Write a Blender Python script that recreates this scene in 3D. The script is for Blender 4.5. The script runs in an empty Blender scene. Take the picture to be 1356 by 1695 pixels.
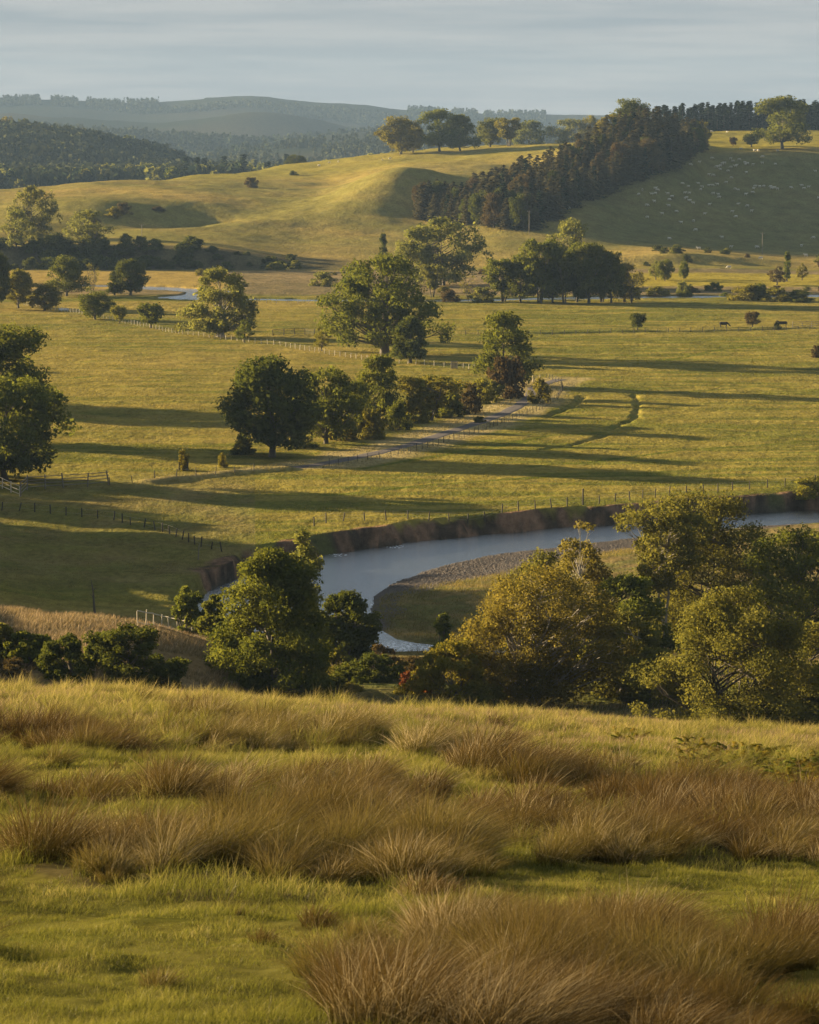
import bpy, math, random
import numpy as np
R = math.radians
rng = np.random.default_rng(7)
scene = bpy.context.scene
COL = scene.collection

# ------------------------------------------------------------------ camera maths
EYE = 50.0
FPX = 4800.0
PITCH = math.atan(617.5 / FPX)
CP, SP = math.cos(PITCH), math.sin(PITCH)
SUN_AZ = R(26)          # sun stands to the left and this far ahead
SUN_EL = R(11.2)

def tanY(Y):
    return np.tan(PITCH + np.arctan((np.asarray(Y, float) - 847.5) / FPX))
def zY(Y, D):
    return EYE - D * tanY(Y)
def xat(X, Y, D):
    return D * (X - 678.0) / (FPX * CP + SP * (847.5 - Y))
KU = 4790.0
def uof(x, y):
    return 678 + KU * x / np.maximum(y, 1.0)

# ------------------------------------------------------------------ noise
def _h(ix, iy, s):
    with np.errstate(over='ignore'):
        n = (ix.astype(np.int64) * 374761393 + iy.astype(np.int64) * 668265263 + s * 1442695041).astype(np.uint64)
        n = (n ^ (n >> np.uint64(13))) * np.uint64(1274126177)
        n = n ^ (n >> np.uint64(16))
    return (n & np.uint64(0xFFFFFF)).astype(np.float64) / float(0xFFFFFF)
def vnoise(x, y, s=0):
    ix, iy = np.floor(x), np.floor(y)
    fx, fy = x - ix, y - iy
    fx = fx * fx * (3 - 2 * fx); fy = fy * fy * (3 - 2 * fy)
    a, b = _h(ix, iy, s), _h(ix + 1, iy, s)
    c, d = _h(ix, iy + 1, s), _h(ix + 1, iy + 1, s)
    return (a + (b - a) * fx) * (1 - fy) + (c + (d - c) * fx) * fy
def fbm(x, y, sc, octv=3, s=0):
    x = np.asarray(x, float); y = np.asarray(y, float)
    v = np.zeros(np.broadcast(x, y).shape); amp = 1.0; tot = 0
    ca, sa = math.cos(.5), math.sin(.5)
    for k in range(octv):
        f = 2.03 ** k / sc
        v += amp * (vnoise((x * ca - y * sa) * f + 13.7 * k, (x * sa + y * ca) * f - 7.1 * k, s + k) * 2 - 1)
        tot += amp; amp *= .5
    return v / tot * 1.5
def sstep(a, b, t):
    t = np.clip((t - a) / (b - a), 0, 1)
    return t * t * (3 - 2 * t)

# ------------------------------------------------------------------ terrain
UC = np.array([-900, -250, 0, 170, 340, 520, 680, 850, 950, 1050, 1120, 1175, 1356, 2200], float)
YC = np.interp(UC, [-900, 0, 300, 520, 680, 850, 1000, 1170, 1356, 2200], [1122, 1147, 1161, 1175, 1181, 1190, 1199, 1209, 1218, 1236])
ROWS = []
def row(D, vals): ROWS.append((float(D), np.array(vals, float)))
row(-400, [52] * 14); row(-30, [50] * 14); row(0, [48.2] * 14)
for D, Y0 in ((22, 1695), (33, 1505), (47, 1368), (66, 1262), (80, 1206), (92, 1180), (98, 1186)):
    row(D, zY(YC + (Y0 - 1180) * (1695 - YC) / 515, D))
zc = zY(YC + 6, 98)
row(115, zc - 6.5)
row(150, [26, 24, 20, 18, 16, 15, 15, 14.5, 14, 14, 14, 14, 14, 18])
#            -900 -250  0    170  340  520  680  850  950 1050 1120 1175 1356 2200
row(185, [21, 17, 13.5, 12.3, 10.5, 9.2, 9, 8.5, 8, 8, 8, 8, 8, 14])
row(205, [20, 15, 11.6, 11, 8.6, 7.2, 7, 6.5, 6, 6, 6, 6, 6, 12])
row(232, [19, 14, 10.6, 9.6, 6.4, 4.6, 4.6, 4, 3.6, 3.6, 3.6, 3.6, 4, 10])
row(246, [18, 13, 9.6, 8.8, 6.6, 3.2, 3.2, 2.8, 2.5, 2.5, 2.5, 2.5, 3, 9])
row(268, [17, 11, 4.5, 3.4, 2.2, .6, .6, .8, 1, 1, 1, 1, 1.5, 8])
row(290, [17, 10, 2.0, .8, .2, -.6, -.8, -.6, -.4, -.2, 0, 0, .4, 6])
row(315, [16, 9, 1.2, .2, 0, -.4, -.4, -.4, -.2, 0, 0, 0, 0, 4])  # leftmost columns: unseen hill raised to help shade the left slope
row(350, [14, 7, .8, .2, 0, 0, 0, 0, 0, 0, 0, 0, 0, 2])
row(395, [9, 4, .5, .3, 0, 0, 0, 0, 0, 0, 0, 0, 0, 0])
row(450, [3, 1, .3, .1, 0, 0, 0, 0, 0, 0, 0, 0, 0, 0])
row(520, [0] * 14); row(1000, [0] * 14)
row(1105, [0, 0, 0, 0, 0, 0, 0, .2, .4, .6, .8, .8, 0, 0])
def yr(D, Y): row(D, [zY(v, D) for v in Y])
#         -900 -250  0    170  340  520  680  850  950 1050 1120 1175 1356 2200
row(1132, [0] * 3 + [.1, .1, .1, .3, .5, .7, .9, 1., 1., .2, 0])
yr(1147, [406, 406, 408, 407, 413, 434, 436, 434, 430, 424, 420, 422, 436, 440])
yr(1185, [404, 404, 402, 401, 404, 421, 424, 420, 418, 415, 414, 417, 430, 436])
yr(1250, [392, 390, 384, 382, 388, 402, 400, 384, 386, 401, 408, 413, 423, 430])
yr(1350, [360, 358, 352, 350, 358, 372, 352, 336, 334, 358, 370, 378, 392, 402])
yr(1430, [338, 336, 330, 326, 332, 348, 303, 308, 298, 285, 304, 330, 348, 360])
yr(1500, [325, 324, 320, 313, 318, 331, 296, 296, 268, 226, 242, 286, 300, 315])
yr(1570, [318, 317, 314, 304, 306, 317, 287, 288, 258, 224, 230, 247, 246, 250])
yr(1640, [324, 322, 318, 304, 298, 305, 279, 275, 250, 232, 232, 238, 240, 240])
yr(1750, [345, 340, 330, 318, 290, 288, 266, 255, 244, 236, 232, 229, 232, 232])
yr(1900, [340, 340, 335, 330, 302, 269, 251, 241, 236, 230, 226, 221, 217, 216])
row(2050, [2, 2, 3, 6, 14, 28, 40, 43, 46, 48, 50, 52, 54, 54])
row(2350, [8, 8, 8, 9, 11, 14, 22, 30, 36, 42, 46, 50, 52, 52])
row(2800, [10, 10, 10, 10, 10, 10, 10] + [0, 10, 20, 30, 36, 40, 44])
row(14000, [-8] * 14)
DK = np.array([r[0] for r in ROWS]); ZK = np.array([r[1] for r in ROWS])

def slopes(K, Z):
    h = np.diff(K); d = np.diff(Z, axis=0) / h.reshape(-1, *([1] * (Z.ndim - 1)))
    m = np.zeros_like(Z)
    a, b = d[:-1], d[1:]
    with np.errstate(divide='ignore', invalid='ignore'):
        hm = np.where(a * b > 0, 2 * a * b / (a + b), 0.0)
    m[1:-1] = np.nan_to_num(hm); m[0] = d[0]; m[-1] = d[-1]
    return m
MD = slopes(DK, ZK)
def base_table(u, D):
    out = np.empty(u.shape)
    for s in range(0, u.size, 200000):
        uu, dd = u[s:s + 200000], D[s:s + 200000]
        dd = np.clip(dd, DK[0], DK[-1] - 1e-3); uu = np.clip(uu, UC[0], UC[-1] - 1e-3)
        i = np.clip(np.searchsorted(DK, dd, side='right') - 1, 0, len(DK) - 2)
        h = (DK[i + 1] - DK[i]); t = ((dd - DK[i]) / h)[:, None]; h = h[:, None]
        h00 = 2 * t**3 - 3 * t**2 + 1; h10 = t**3 - 2 * t**2 + t; h01 = -2 * t**3 + 3 * t**2; h11 = t**3 - t**2
        C = h00 * ZK[i] + h10 * h * MD[i] + h01 * ZK[i + 1] + h11 * h * MD[i + 1]      # n x 14
        m = slopes(UC, C.T).T
        j = np.clip(np.searchsorted(UC, uu, side='right') - 1, 0, len(UC) - 2)
        r = np.arange(len(uu)); h = UC[j + 1] - UC[j]; t = (uu - UC[j]) / h
        out[s:s + 200000] = ((2 * t**3 - 3 * t**2 + 1) * C[r, j] + (t**3 - 2 * t**2 + t) * h * m[r, j]
                             + (-2 * t**3 + 3 * t**2) * C[r, j + 1] + (t**3 - t**2) * h * m[r, j + 1])
    return out

# far ridges: distance of the crest, width of the front, crest height as rows over columns
RIDGES = [
    (3000, 800, [-1500, 0, 60, 130, 200, 280, 330, 380], [200, 216, 222, 232, 247, 262, 290, 316]),
    (4300, 1000, [-800, 200, 320, 400, 500, 580, 640, 800, 1400], [262, 275, 264, 250, 242, 238, 232, 226, 222]),
    (5600, 1300, [-800, 0, 200, 420, 560, 680, 800, 1400], [212, 212, 228, 242, 226, 216, 226, 226]),
    (6700, 1400, [-800, 0, 120, 240, 340, 430, 520, 600, 700, 1400], [185, 188, 196, 205, 196, 186, 198, 214, 222, 226]),
    (8300, 2200, [-1500, 0, 80, 140, 210, 280, 340, 390, 430, 465, 490, 560, 610, 660, 700, 760, 820, 900, 1400],
     [158, 165, 162, 166, 168, 166, 160, 155, 153, 157, 163, 166, 169, 178, 180, 184, 188, 186, 190]),
]
def far_ridges(u, D, x, y):
    z = np.full(u.shape, -50.0)
    for k, (Dr, w, us, ys) in enumerate(RIDGES):
        ug = np.arange(-1500, 2600, 10.); yg = np.interp(ug, us, ys); kk = np.hanning(13); kk /= kk.sum()
        yg = np.convolve(np.pad(yg, 6, 'edge'), kk, 'valid'); zr = zY(np.interp(u, ug, yg), Dr)
        wig = fbm(x, y, w * .8, 2, 40 + k) * w * .18
        t = (D + wig - (Dr - w)) / w
        f = np.where(t < 1, sstep(0, 1, np.clip(t * .62, 0, .62)) / .6889, 1 - (t - 1) * .9)
        prof = -8 + (zr + 8) * np.clip(f, -1, 1)
        z = np.maximum(z, np.where(D > Dr - w, prof, -50))
    return z

# the near river and its shingle bar, the far river: outlines on the plain
def flat(pts, z=0.0):
    out = []
    for X, Y in pts:
        D = (EYE - z) / float(tanY(Y)); out.append((float(xat(X, Y, D)), D))
    return np.array(out)
OUT = [(1900, 838), (1500, 842), (1356, 845), (1270, 848), (1160, 856), (1060, 866), (980, 872), (900, 878), (800, 887), (720, 895), (620, 907), (530, 922), (470, 936), (400, 955), (352, 975)]
OUTL = [(325, 998), (330, 1030), (400, 1068), (520, 1094), (640, 1104), (760, 1108), (950, 1108), (1300, 1100), (1900, 1090)]
INN = [(1900, 1070), (1300, 1078), (900, 1082), (760, 1072), (690, 1066), (648, 1058), (622, 1040), (612, 1012), (618, 988), (650, 966), (695, 948), (740, 935), (800, 922), (860, 913), (950, 903), (1040, 893), (1160, 880), (1270, 870), (1356, 866), (1500, 862), (1900, 856)]
RIV = flat(OUT + OUTL + INN, -2.4)
BANK = flat(OUT, -2.4)
SHORE = flat([(622, 1040), (612, 1012), (618, 988), (650, 966), (695, 948), (740, 935), (800, 922), (860, 913), (950, 903), (1040, 893), (1160, 880), (1270, 870)], -2.4)
FARR = flat([(60, 470), (200, 472), (290, 477), (350, 481), (345, 487), (300, 491), (400, 494.5), (520, 496), (640, 497), (800, 496), (1000, 491), (1250, 489), (1500, 487)])

def seg_dist(px, py, P, closed=False):
    d = np.full(px.shape, 1e9)
    n = len(P)
    for i in range(n if closed else n - 1):
        a, b = P[i], P[(i + 1) % n]
        ab = b - a; L = ab @ ab
        t = np.clip(((px - a[0]) * ab[0] + (py - a[1]) * ab[1]) / L, 0, 1)
        d = np.minimum(d, np.hypot(px - a[0] - t * ab[0], py - a[1] - t * ab[1]))
    return d
def inside(px, py, P):
    c = np.zeros(px.shape, bool); n = len(P)
    for i in range(n):
        (x1, y1), (x2, y2) = P[i], P[(i + 1) % n]
        if y1 == y2: continue
        hit = ((y1 > py) != (y2 > py)) & (px < (x2 - x1) * (py - y1) / (y2 - y1) + x1)
        c ^= hit
    return c

def bar_edge(x, y):
    return 1.0 + 10.5 * sstep(326, 350, y + x * .3) * (1 - .8 * sstep(30, 42, x))
PATH = flat([(928, 628), (905, 634), (884, 642), (879, 656), (862, 670), (835, 684), (800, 697), (760, 710), (720, 723), (680, 736), (640, 746), (600, 755), (560, 763), (515, 771), (470, 776)])
DITCH_FAR = flat([(690, 549), (800, 551), (900, 551), (1000, 549), (1150, 547), (1356, 543), (1600, 541)])
CRACK = [flat([(1050, 652), (1056, 664), (1055, 676), (1052, 688), (1040, 698), (1020, 706), (1003, 714)]),
         flat([(1000, 720), (950, 735), (900, 745)]), flat([(965, 655), (955, 668), (930, 678), (900, 690)]), flat([(1170, 572), (1150, 580), (1135, 588)])]
VERGE = flat([(250, 800), (330, 790), (400, 782), (470, 777)])

def terrain(x, y, full=True):
    shp = np.shape(x)
    x = np.atleast_1d(np.asarray(x, float)).ravel(); y = np.atleast_1d(np.asarray(y, float)).ravel()
    u = uof(x, y); D = y
    z = base_table(u, D)
    # bumps on the golden hill: a shoulder left of the hollow, a hump with a shaded right side
    def blob(px, Dc, rx, ry, h, ang=0.):
        xc = (px - 678) / KU * Dc; ca, sa = math.cos(ang), math.sin(ang)
        dx, dy = x - xc, y - Dc
        a, b = (dx * ca + dy * sa) / rx, (-dx * sa + dy * ca) / ry
        return h * np.exp(-(a * a + b * b))
    m = (D > 1120) & (D < 2000)
    if m.any():
        z = z + blob(130, 1325, 38, 75, 5.2, .35) - blob(265, 1300, 22, 110, 4.5, -.45) + blob(395, 1420, 60, 110, 3, -.3)
        z = z + blob(610, 1400, 40, 110, 8, -.25) - blob(740, 1370, 26, 70, 6, -.1)
    far = D > 2100
    if far.any():
        fz = far_ridges(u[far], D[far], x[far], y[far]); z[far] = np.maximum(z[far], fz)
    # swells and tussocks
    w = sstep(1150, 1300, D)
    z += w * (fbm(x, y, 5, 2, 6) * .12 + fbm(x, y, 30, 2, 7) * .7)
    z += w * (fbm(x, y, 70, 3, 3) * 1.0 + fbm(x, y, 16, 2, 5) * .28)
    w = sstep(2400, 4000, D); z += w * (fbm(x, y, 600, 4, 9) * 9)
    w = sstep(0, 20, D) * (1 - sstep(100, 140, D))
    z += w * (fbm(x, y, 5, 3, 11) * .14 + fbm(x, y, .8, 2, 12) * .055)
    w = sstep(120, 180, D) * (1 - sstep(300, 420, D)); z += w * fbm(x, y, 9, 3, 14) * .35
    pd = None
    m = (D > 270) & (D < 1150)
    if m.any():
        X, Yy = x[m], y[m]
        q = fbm(X, Yy, 22, 2, 15) * .16 + fbm(X, Yy, 4.5, 2, 16) * .10
        mm = (Yy > 420) & (Yy < 640)
        if mm.any():
            pd = seg_dist(X[mm], Yy[mm], PATH); q[mm] *= sstep(3, 9, pd)
            e = np.full(mm.sum(), 9.)
            for c in CRACK: e = np.minimum(e, seg_dist(X[mm], Yy[mm], c))
            q[mm] -= .4 * (1 - sstep(.1, 1.1, e + fbm(X[mm], Yy[mm], 2.5, 2, 77) * .5))
        mm = (Yy > 700) & (Yy < 830)
        if mm.any():
            e = seg_dist(X[mm], Yy[mm], DITCH_FAR); q[mm] -= 1.0 * (1 - sstep(.8, 3.5, e))
        mm = (Yy > 395) & (Yy < 470) & (X < 0)
        if mm.any():
            e = seg_dist(X[mm], Yy[mm], VERGE); q[mm] += .5 * (1 - sstep(.5, 3.0, e))
        z[m] += q
        mm = (Yy > 880) & (Yy < 1060)
        if mm.any():
            idx = np.where(m)[0][mm]; e = seg_dist(X[mm], Yy[mm], FARR)
            t = sstep(4.5, 9, e + fbm(X[mm], Yy[mm], 9, 2, 18) * 1.2); z[idx] = z[idx] * t + (-2.9) * (1 - t)
    m = (D > 262) & (D < 470)
    if m.any():
        idx = np.where(m)[0]; X, Yy = x[idx], y[idx]
        wob = fbm(X, Yy, 6, 3, 20) * 1.5 + np.abs(fbm(X, Yy, 2.4, 2, 19)) * .8
        ins = inside(X, Yy, RIV); dr = seg_dist(X, Yy, RIV, True)
        db = seg_dist(X, Yy, BANK); ds = seg_dist(X, Yy, SHORE)
        # inner bank rises gently from the water; only inside the bend
        innerP = np.vstack([SHORE, flat([(1356, 866), (1500, 862), (1900, 856), (1900, 1070), (1300, 1078), (900, 1082), (760, 1072), (690, 1066), (648, 1058)], -2.4)])
        bar = inside(X, Yy, innerP) & ~ins
        zi = z[idx]
        scarp = -2.9 + (zi + 2.9) * sstep(.0, 2.2 + 2.4 * np.clip(fbm(X, Yy, 13, 2, 17), -.3, 1), dr + wob)
        gentle = np.minimum(zi, -2.46 + .05 * dr + .45 * sstep(6, 22, dr) + .22 * sstep(0, 1.2, dr) + fbm(X, Yy, 5, 3, 21) * .08)
        nz = np.where(ins, -2.5 - .25 * np.minimum(dr, 4), np.where(bar, gentle, scarp))
        near = np.where(bar, 1.0, 1.0)
        z[idx] = nz * near
    return z.reshape(shp) if shp else float(z[0])

def hit(X, Y, Dmin=8, Dmax=2300):
    D = np.concatenate([np.arange(Dmin, 120, .25), np.arange(max(Dmin, 120), 480, .5), np.arange(max(480, Dmin), Dmax, 2.)]) if Dmin < 120 else np.arange(Dmin, Dmax, .7)
    xs = xat(X, Y, D); zr = zY(Y, D); zt = terrain(xs, D)
    k = np.where(zt >= zr)[0]
    i = k[0] if len(k) else len(D) - 1
    return float(xs[i]), float(D[i]), float(zt[i])
def onto(X, D):
    x = float((X - 678) / KU * D); return x, float(D), terrain(x, D)

# ------------------------------------------------------------------ mesh helpers
def mesh_raw(name, V, faces, mats=(), attrs=None, smooth=False):
    """V n x 3, faces list of int arrays (m x k)."""
    me = bpy.data.meshes.new(name)
    V = np.ascontiguousarray(V, np.float32)
    faces = [np.asarray(f, np.int32) for f in faces if len(f)]
    loops = np.concatenate([f.ravel() for f in faces]); cnt = np.concatenate([np.full(len(f), f.shape[1], np.int32) for f in faces])
    starts = np.concatenate([[0], np.cumsum(cnt)[:-1]]).astype(np.int32)
    me.vertices.add(len(V)); me.vertices.foreach_set('co', V.ravel())
    me.loops.add(len(loops)); me.loops.foreach_set('vertex_index', loops)
    me.polygons.add(len(cnt)); me.polygons.foreach_set('loop_start', starts)
    try: me.polygons.foreach_set('loop_total', cnt)
    except Exception: pass
    if smooth: me.polygons.foreach_set('use_smooth', np.ones(len(cnt), bool))
    me.update(calc_edges=True)
    for k, (dom, typ, arr) in (attrs or {}).items():
        a = me.attributes.new(k, typ, dom)
        a.data.foreach_set('value' if typ == 'FLOAT' else 'color', np.ascontiguousarray(arr, np.float32).ravel())
    for m in mats: me.materials.append(m)
    return me
def link(name, me, parent=None):
    o = bpy.data.objects.new(name, me); COL.objects.link(o)
    if parent is not None: o.parent = parent
    return o
def tag(o, label=None, cat=None, group=None, kind=None):
    if label: o['label'] = label
    if cat: o['category'] = cat
    if group: o['group'] = group
    if kind: o['kind'] = kind
    return o
def empty(name, loc, label, cat, group=None, rz=0.):
    o = bpy.data.objects.new(name, None); COL.objects.link(o); o.location = loc; o.rotation_euler = (0, 0, rz)
    o.empty_display_size = .3
    return tag(o, label, cat, group)

class MB:
    def __init__(s): s.V = []; s.F4 = []; s.F3 = []; s.n = 0
    def add(s, V, F):
        V = np.asarray(V, float); F = np.asarray(F, int) + s.n
        (s.F4 if F.shape[1] == 4 else s.F3).append(F); s.V.append(V); s.n += len(V)
    def tube(s, P, rad, k=6, cap=True):
        P = np.asarray(P, float); n = len(P); rad = np.broadcast_to(rad, (n,))
        T = np.gradient(P, axis=0); T /= np.linalg.norm(T, axis=1)[:, None] + 1e-9
        ref = np.where(np.abs(T[:, 2:3]) > .9, [[1., 0, 0]], [[0, 0, 1.]])
        A = np.cross(T, ref); A /= np.linalg.norm(A, axis=1)[:, None]; B = np.cross(T, A)
        if (A[:-1] * A[1:]).sum(1).min() < 0: A = np.tile(A[:1], (n, 1)); B = np.cross(T, A)
        th = np.arange(k) * 2 * np.pi / k
        ring = P[:, None] + rad[:, None, None] * (np.cos(th)[None, :, None] * A[:, None] + np.sin(th)[None, :, None] * B[:, None])
        i = np.arange(n - 1)[:, None] * k; j = np.arange(k)[None]; j2 = (j + 1) % k
        F = np.stack([i + j, i + j2, i + k + j2, i + k + j], -1).reshape(-1, 4)
        s.add(ring.reshape(-1, 3), F)
        if cap:
            s.add(np.vstack([ring[-1], P[-1] + T[-1] * rad[-1] * .3]), [[a, (a + 1) % k, k] for a in range(k)])
            s.add(np.vstack([ring[0], P[0] - T[0] * rad[0] * .3]), [[(a + 1) % k, a, k] for a in range(k)])
    def box(s, c, d, rz=0., tilt=(0, 0), bev=.08):
        """box centred at c, size d, chamfered vertical edges"""
        hx, hy, hz = d[0] / 2, d[1] / 2, d[2] / 2; b = min(hx, hy) * .3
        oc = np.array([(hx - b, -hy), (hx, -hy + b), (hx, hy - b), (hx - b, hy), (-hx + b, hy), (-hx, hy - b), (-hx, -hy + b), (-hx + b, -hy)])
        V = np.vstack([np.c_[oc, np.full(8, -hz)], np.c_[oc, np.full(8, hz)], [[0, 0, -hz]], [[0, 0, hz * 1.02]]])
        V[:, 0] += V[:, 2] * tilt[0]; V[:, 1] += V[:, 2] * tilt[1]
        c_, s_ = math.cos(rz), math.sin(rz)
        V = np.c_[V[:, 0] * c_ - V[:, 1] * s_, V[:, 0] * s_ + V[:, 1] * c_, V[:, 2]] + np.asarray(c, float)
        s.add(V, [[i, (i + 1) % 8, 8 + (i + 1) % 8, 8 + i] for i in range(8)])
        s.add(V[[*range(8), 16]], [[(i + 1) % 8, i, 8] for i in range(8)])
        s.add(V[[*range(8, 16), 17]], [[i, (i + 1) % 8, 8] for i in range(8)])
    def mesh(s, name, mats=(), smooth=False, attrs=None):
        fs = []
        if s.F4: fs.append(np.concatenate(s.F4))
        if s.F3: fs.append(np.concatenate(s.F3))
        return mesh_raw(name, np.concatenate(s.V), fs, mats, attrs, smooth)

# ------------------------------------------------------------------ materials
def newmat(name):
    m = bpy.data.materials.new(name); m.use_nodes = True
    nt = m.node_tree; nt.nodes.clear()
    out = nt.nodes.new('ShaderNodeOutputMaterial')
    return m, nt, out
def N(nt, t, **kw):
    n = nt.nodes.new(t)
    for k, v in kw.items():
        if k.startswith('i_'): n.inputs[k[2:].replace('_', ' ')].default_value = v
        else: setattr(n, k, v)
    return n
def mixrgb(nt, fac, a, b, blend='MIX'):
    n = nt.nodes.new('ShaderNodeMix'); n.data_type = 'RGBA'; n.blend_type = blend; n.clamp_factor = True
    for idx, v in ((0, fac), (6, a), (7, b)):
        if isinstance(v, bpy.types.NodeSocket): nt.links.new(v, n.inputs[idx])
        elif isinstance(v, (int, float)): n.inputs[idx].default_value = v
        else: n.inputs[idx].default_value = (*v, 1)
    return n.outputs[2]
def math_(nt, op, a, b=0., c=None, clamp=False):
    n = nt.nodes.new('ShaderNodeMath'); n.operation = op; n.use_clamp = clamp
    for i, v in enumerate((a, b) if c is None else (a, b, c)):
        if isinstance(v, bpy.types.NodeSocket): nt.links.new(v, n.inputs[i])
        else: n.inputs[i].default_value = v
    return n.outputs[0]
def noise(nt, scale, detail=3, rough=.55, vec=None, col=False):
    n = N(nt, 'ShaderNodeTexNoise'); n.inputs['Scale'].default_value = scale; n.inputs['Detail'].default_value = detail
    n.inputs['Roughness'].default_value = rough
    if vec is not None: nt.links.new(vec, n.inputs['Vector'])
    return n.outputs[1 if col else 0]

def leaf_mat(name, c0, c1, c2, trans=.38, dark=.6):
    """three leaf colours picked by the leaf's own random value, shifted a little by object"""
    m, nt, out = newmat(name)
    a = N(nt, 'ShaderNodeAttribute', attribute_name='v').outputs['Fac']
    oi = N(nt, 'ShaderNodeObjectInfo').outputs['Random']
    ra = N(nt, 'ShaderNodeValToRGB'); e = ra.color_ramp.elements
    e[0].position = .1; e[0].color = (*c0, 1); e[1].position = .92; e[1].color = (*c2, 1)
    q = e.new(.5); q.color = (*c1, 1)
    nt.links.new(math_(nt, 'ADD', a, math_(nt, 'MULTIPLY_ADD', oi, .24, -.12)), ra.inputs[0])
    hs = N(nt, 'ShaderNodeHueSaturation'); nt.links.new(ra.outputs[0], hs.inputs['Color'])
    nt.links.new(math_(nt, 'MULTIPLY_ADD', oi, .03, .485), hs.inputs['Hue']); hs.inputs['Value'].default_value = 1.15
    d = N(nt, 'ShaderNodeBsdfDiffuse'); t = N(nt, 'ShaderNodeBsdfTranslucent'); g = N(nt, 'ShaderNodeBsdfGlossy'); g.inputs['Roughness'].default_value = .5
    g.inputs['Color'].default_value = (.6, .6, .55, 1)
    nt.links.new(hs.outputs[0], d.inputs[0]); nt.links.new(mixrgb(nt, .5, hs.outputs[0], (c2[0] * 1.3, c2[1] * 1.25, c2[2] * .7)), t.inputs[0])
    mx = N(nt, 'ShaderNodeMixShader'); mx.inputs[0].default_value = trans
    nt.links.new(d.outputs[0], mx.inputs[1]); nt.links.new(t.outputs[0], mx.inputs[2])
    m2 = N(nt, 'ShaderNodeMixShader'); m2.inputs[0].default_value = .0
    nt.links.new(mx.outputs[0], m2.inputs[1]); nt.links.new(g.outputs[0], m2.inputs[2])
    nt.links.new(m2.outputs[0], out.inputs[0])
    return m
def rough_mat(name, c0, c1, scale=3., bump=.3, rough=.85, dist=.02):
    m, nt, out = newmat(name)
    tc = N(nt, 'ShaderNodeTexCoord').outputs['Object']
    b = N(nt, 'ShaderNodeBsdfPrincipled'); b.inputs['Roughness'].default_value = rough; b.inputs['Specular IOR Level'].default_value = .2
    f = noise(nt, scale, 5, .65, tc)
    nt.links.new(mixrgb(nt, f, c0, c1), b.inputs['Base Color'])
    bp = N(nt, 'ShaderNodeBump'); bp.inputs['Strength'].default_value = bump; bp.inputs['Distance'].default_value = dist
    nt.links.new(noise(nt, scale * 4, 4, .6, tc), bp.inputs['Height']); nt.links.new(bp.outputs[0], b.inputs['Normal'])
    nt.links.new(b.outputs[0], out.inputs[0])
    return m
LM = {
    'oak': leaf_mat('oak_leaves', (.042, .054, .010), (.078, .092, .016), (.135, .138, .022), .42),
    'dark': leaf_mat('dark_leaves', (.032, .042, .011), (.056, .068, .014), (.095, .100, .018), .35),
    'willow': leaf_mat('willow_leaves', (.072, .082, .022), (.120, .128, .032), (.18, .172, .042), .48),
    'olive': leaf_mat('olive_leaves', (.068, .070, .012), (.118, .112, .018), (.18, .158, .026), .45),
    'gold': leaf_mat('golden_leaves', (.076, .070, .014), (.120, .102, .021), (.175, .140, .030), .48),
    'river': leaf_mat('riverside_leaves', (.062, .066, .015), (.102, .100, .021), (.155, .140, .030), .45),
    'yellow': leaf_mat('yellowing_leaves', (.075, .078, .014), (.12, .112, .018), (.19, .15, .02), .42),
    'brown': leaf_mat('russet_leaves', (.045, .036, .016), (.070, .052, .022), (.10, .072, .028), .3),
    'red': leaf_mat('red_leaves', (.09, .030, .014), (.16, .05, .02), (.2, .09, .03), .35),
    'larch': leaf_mat('larch_needles', (.038, .036, .019), (.060, .054, .026), (.090, .077, .036), .3),
    'pine': leaf_mat('pine_needles', (.014, .024, .012), (.024, .036, .016), (.04, .052, .02), .12),
    'fern': leaf_mat('fern_fronds', (.085, .11, .016), (.15, .18, .028), (.27, .19, .04), .45),
}
BARK = rough_mat('bark', (.05, .042, .03), (.14, .12, .09), 6, .6)
PALEBARK = rough_mat('pale_bark', (.12, .105, .08), (.34, .31, .26), 7, .5)
WOOD = rough_mat('weathered_wood', (.11, .095, .075), (.25, .22, .18), 9, .4)
NEWWOOD = rough_mat('pale_cut_wood', (.42, .36, .26), (.6, .53, .40), 9, .3)
DARKWOOD = rough_mat('dark_creosoted_wood', (.03, .026, .02), (.08, .07, .055), 9, .4)
WIRE = rough_mat('galvanised_wire', (.2, .2, .19), (.3, .3, .28), 20, .1, .5)
WOOL = rough_mat('sheep_wool', (.52, .48, .40), (.70, .66, .57), 12, .8)
HIDE = rough_mat('dark_cattle_hide', (.012, .01, .009), (.03, .025, .02), 4, .2)
STONE = rough_mat('river_stone', (.055, .047, .04), (.135, .115, .098), 1.3, .3)

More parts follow.
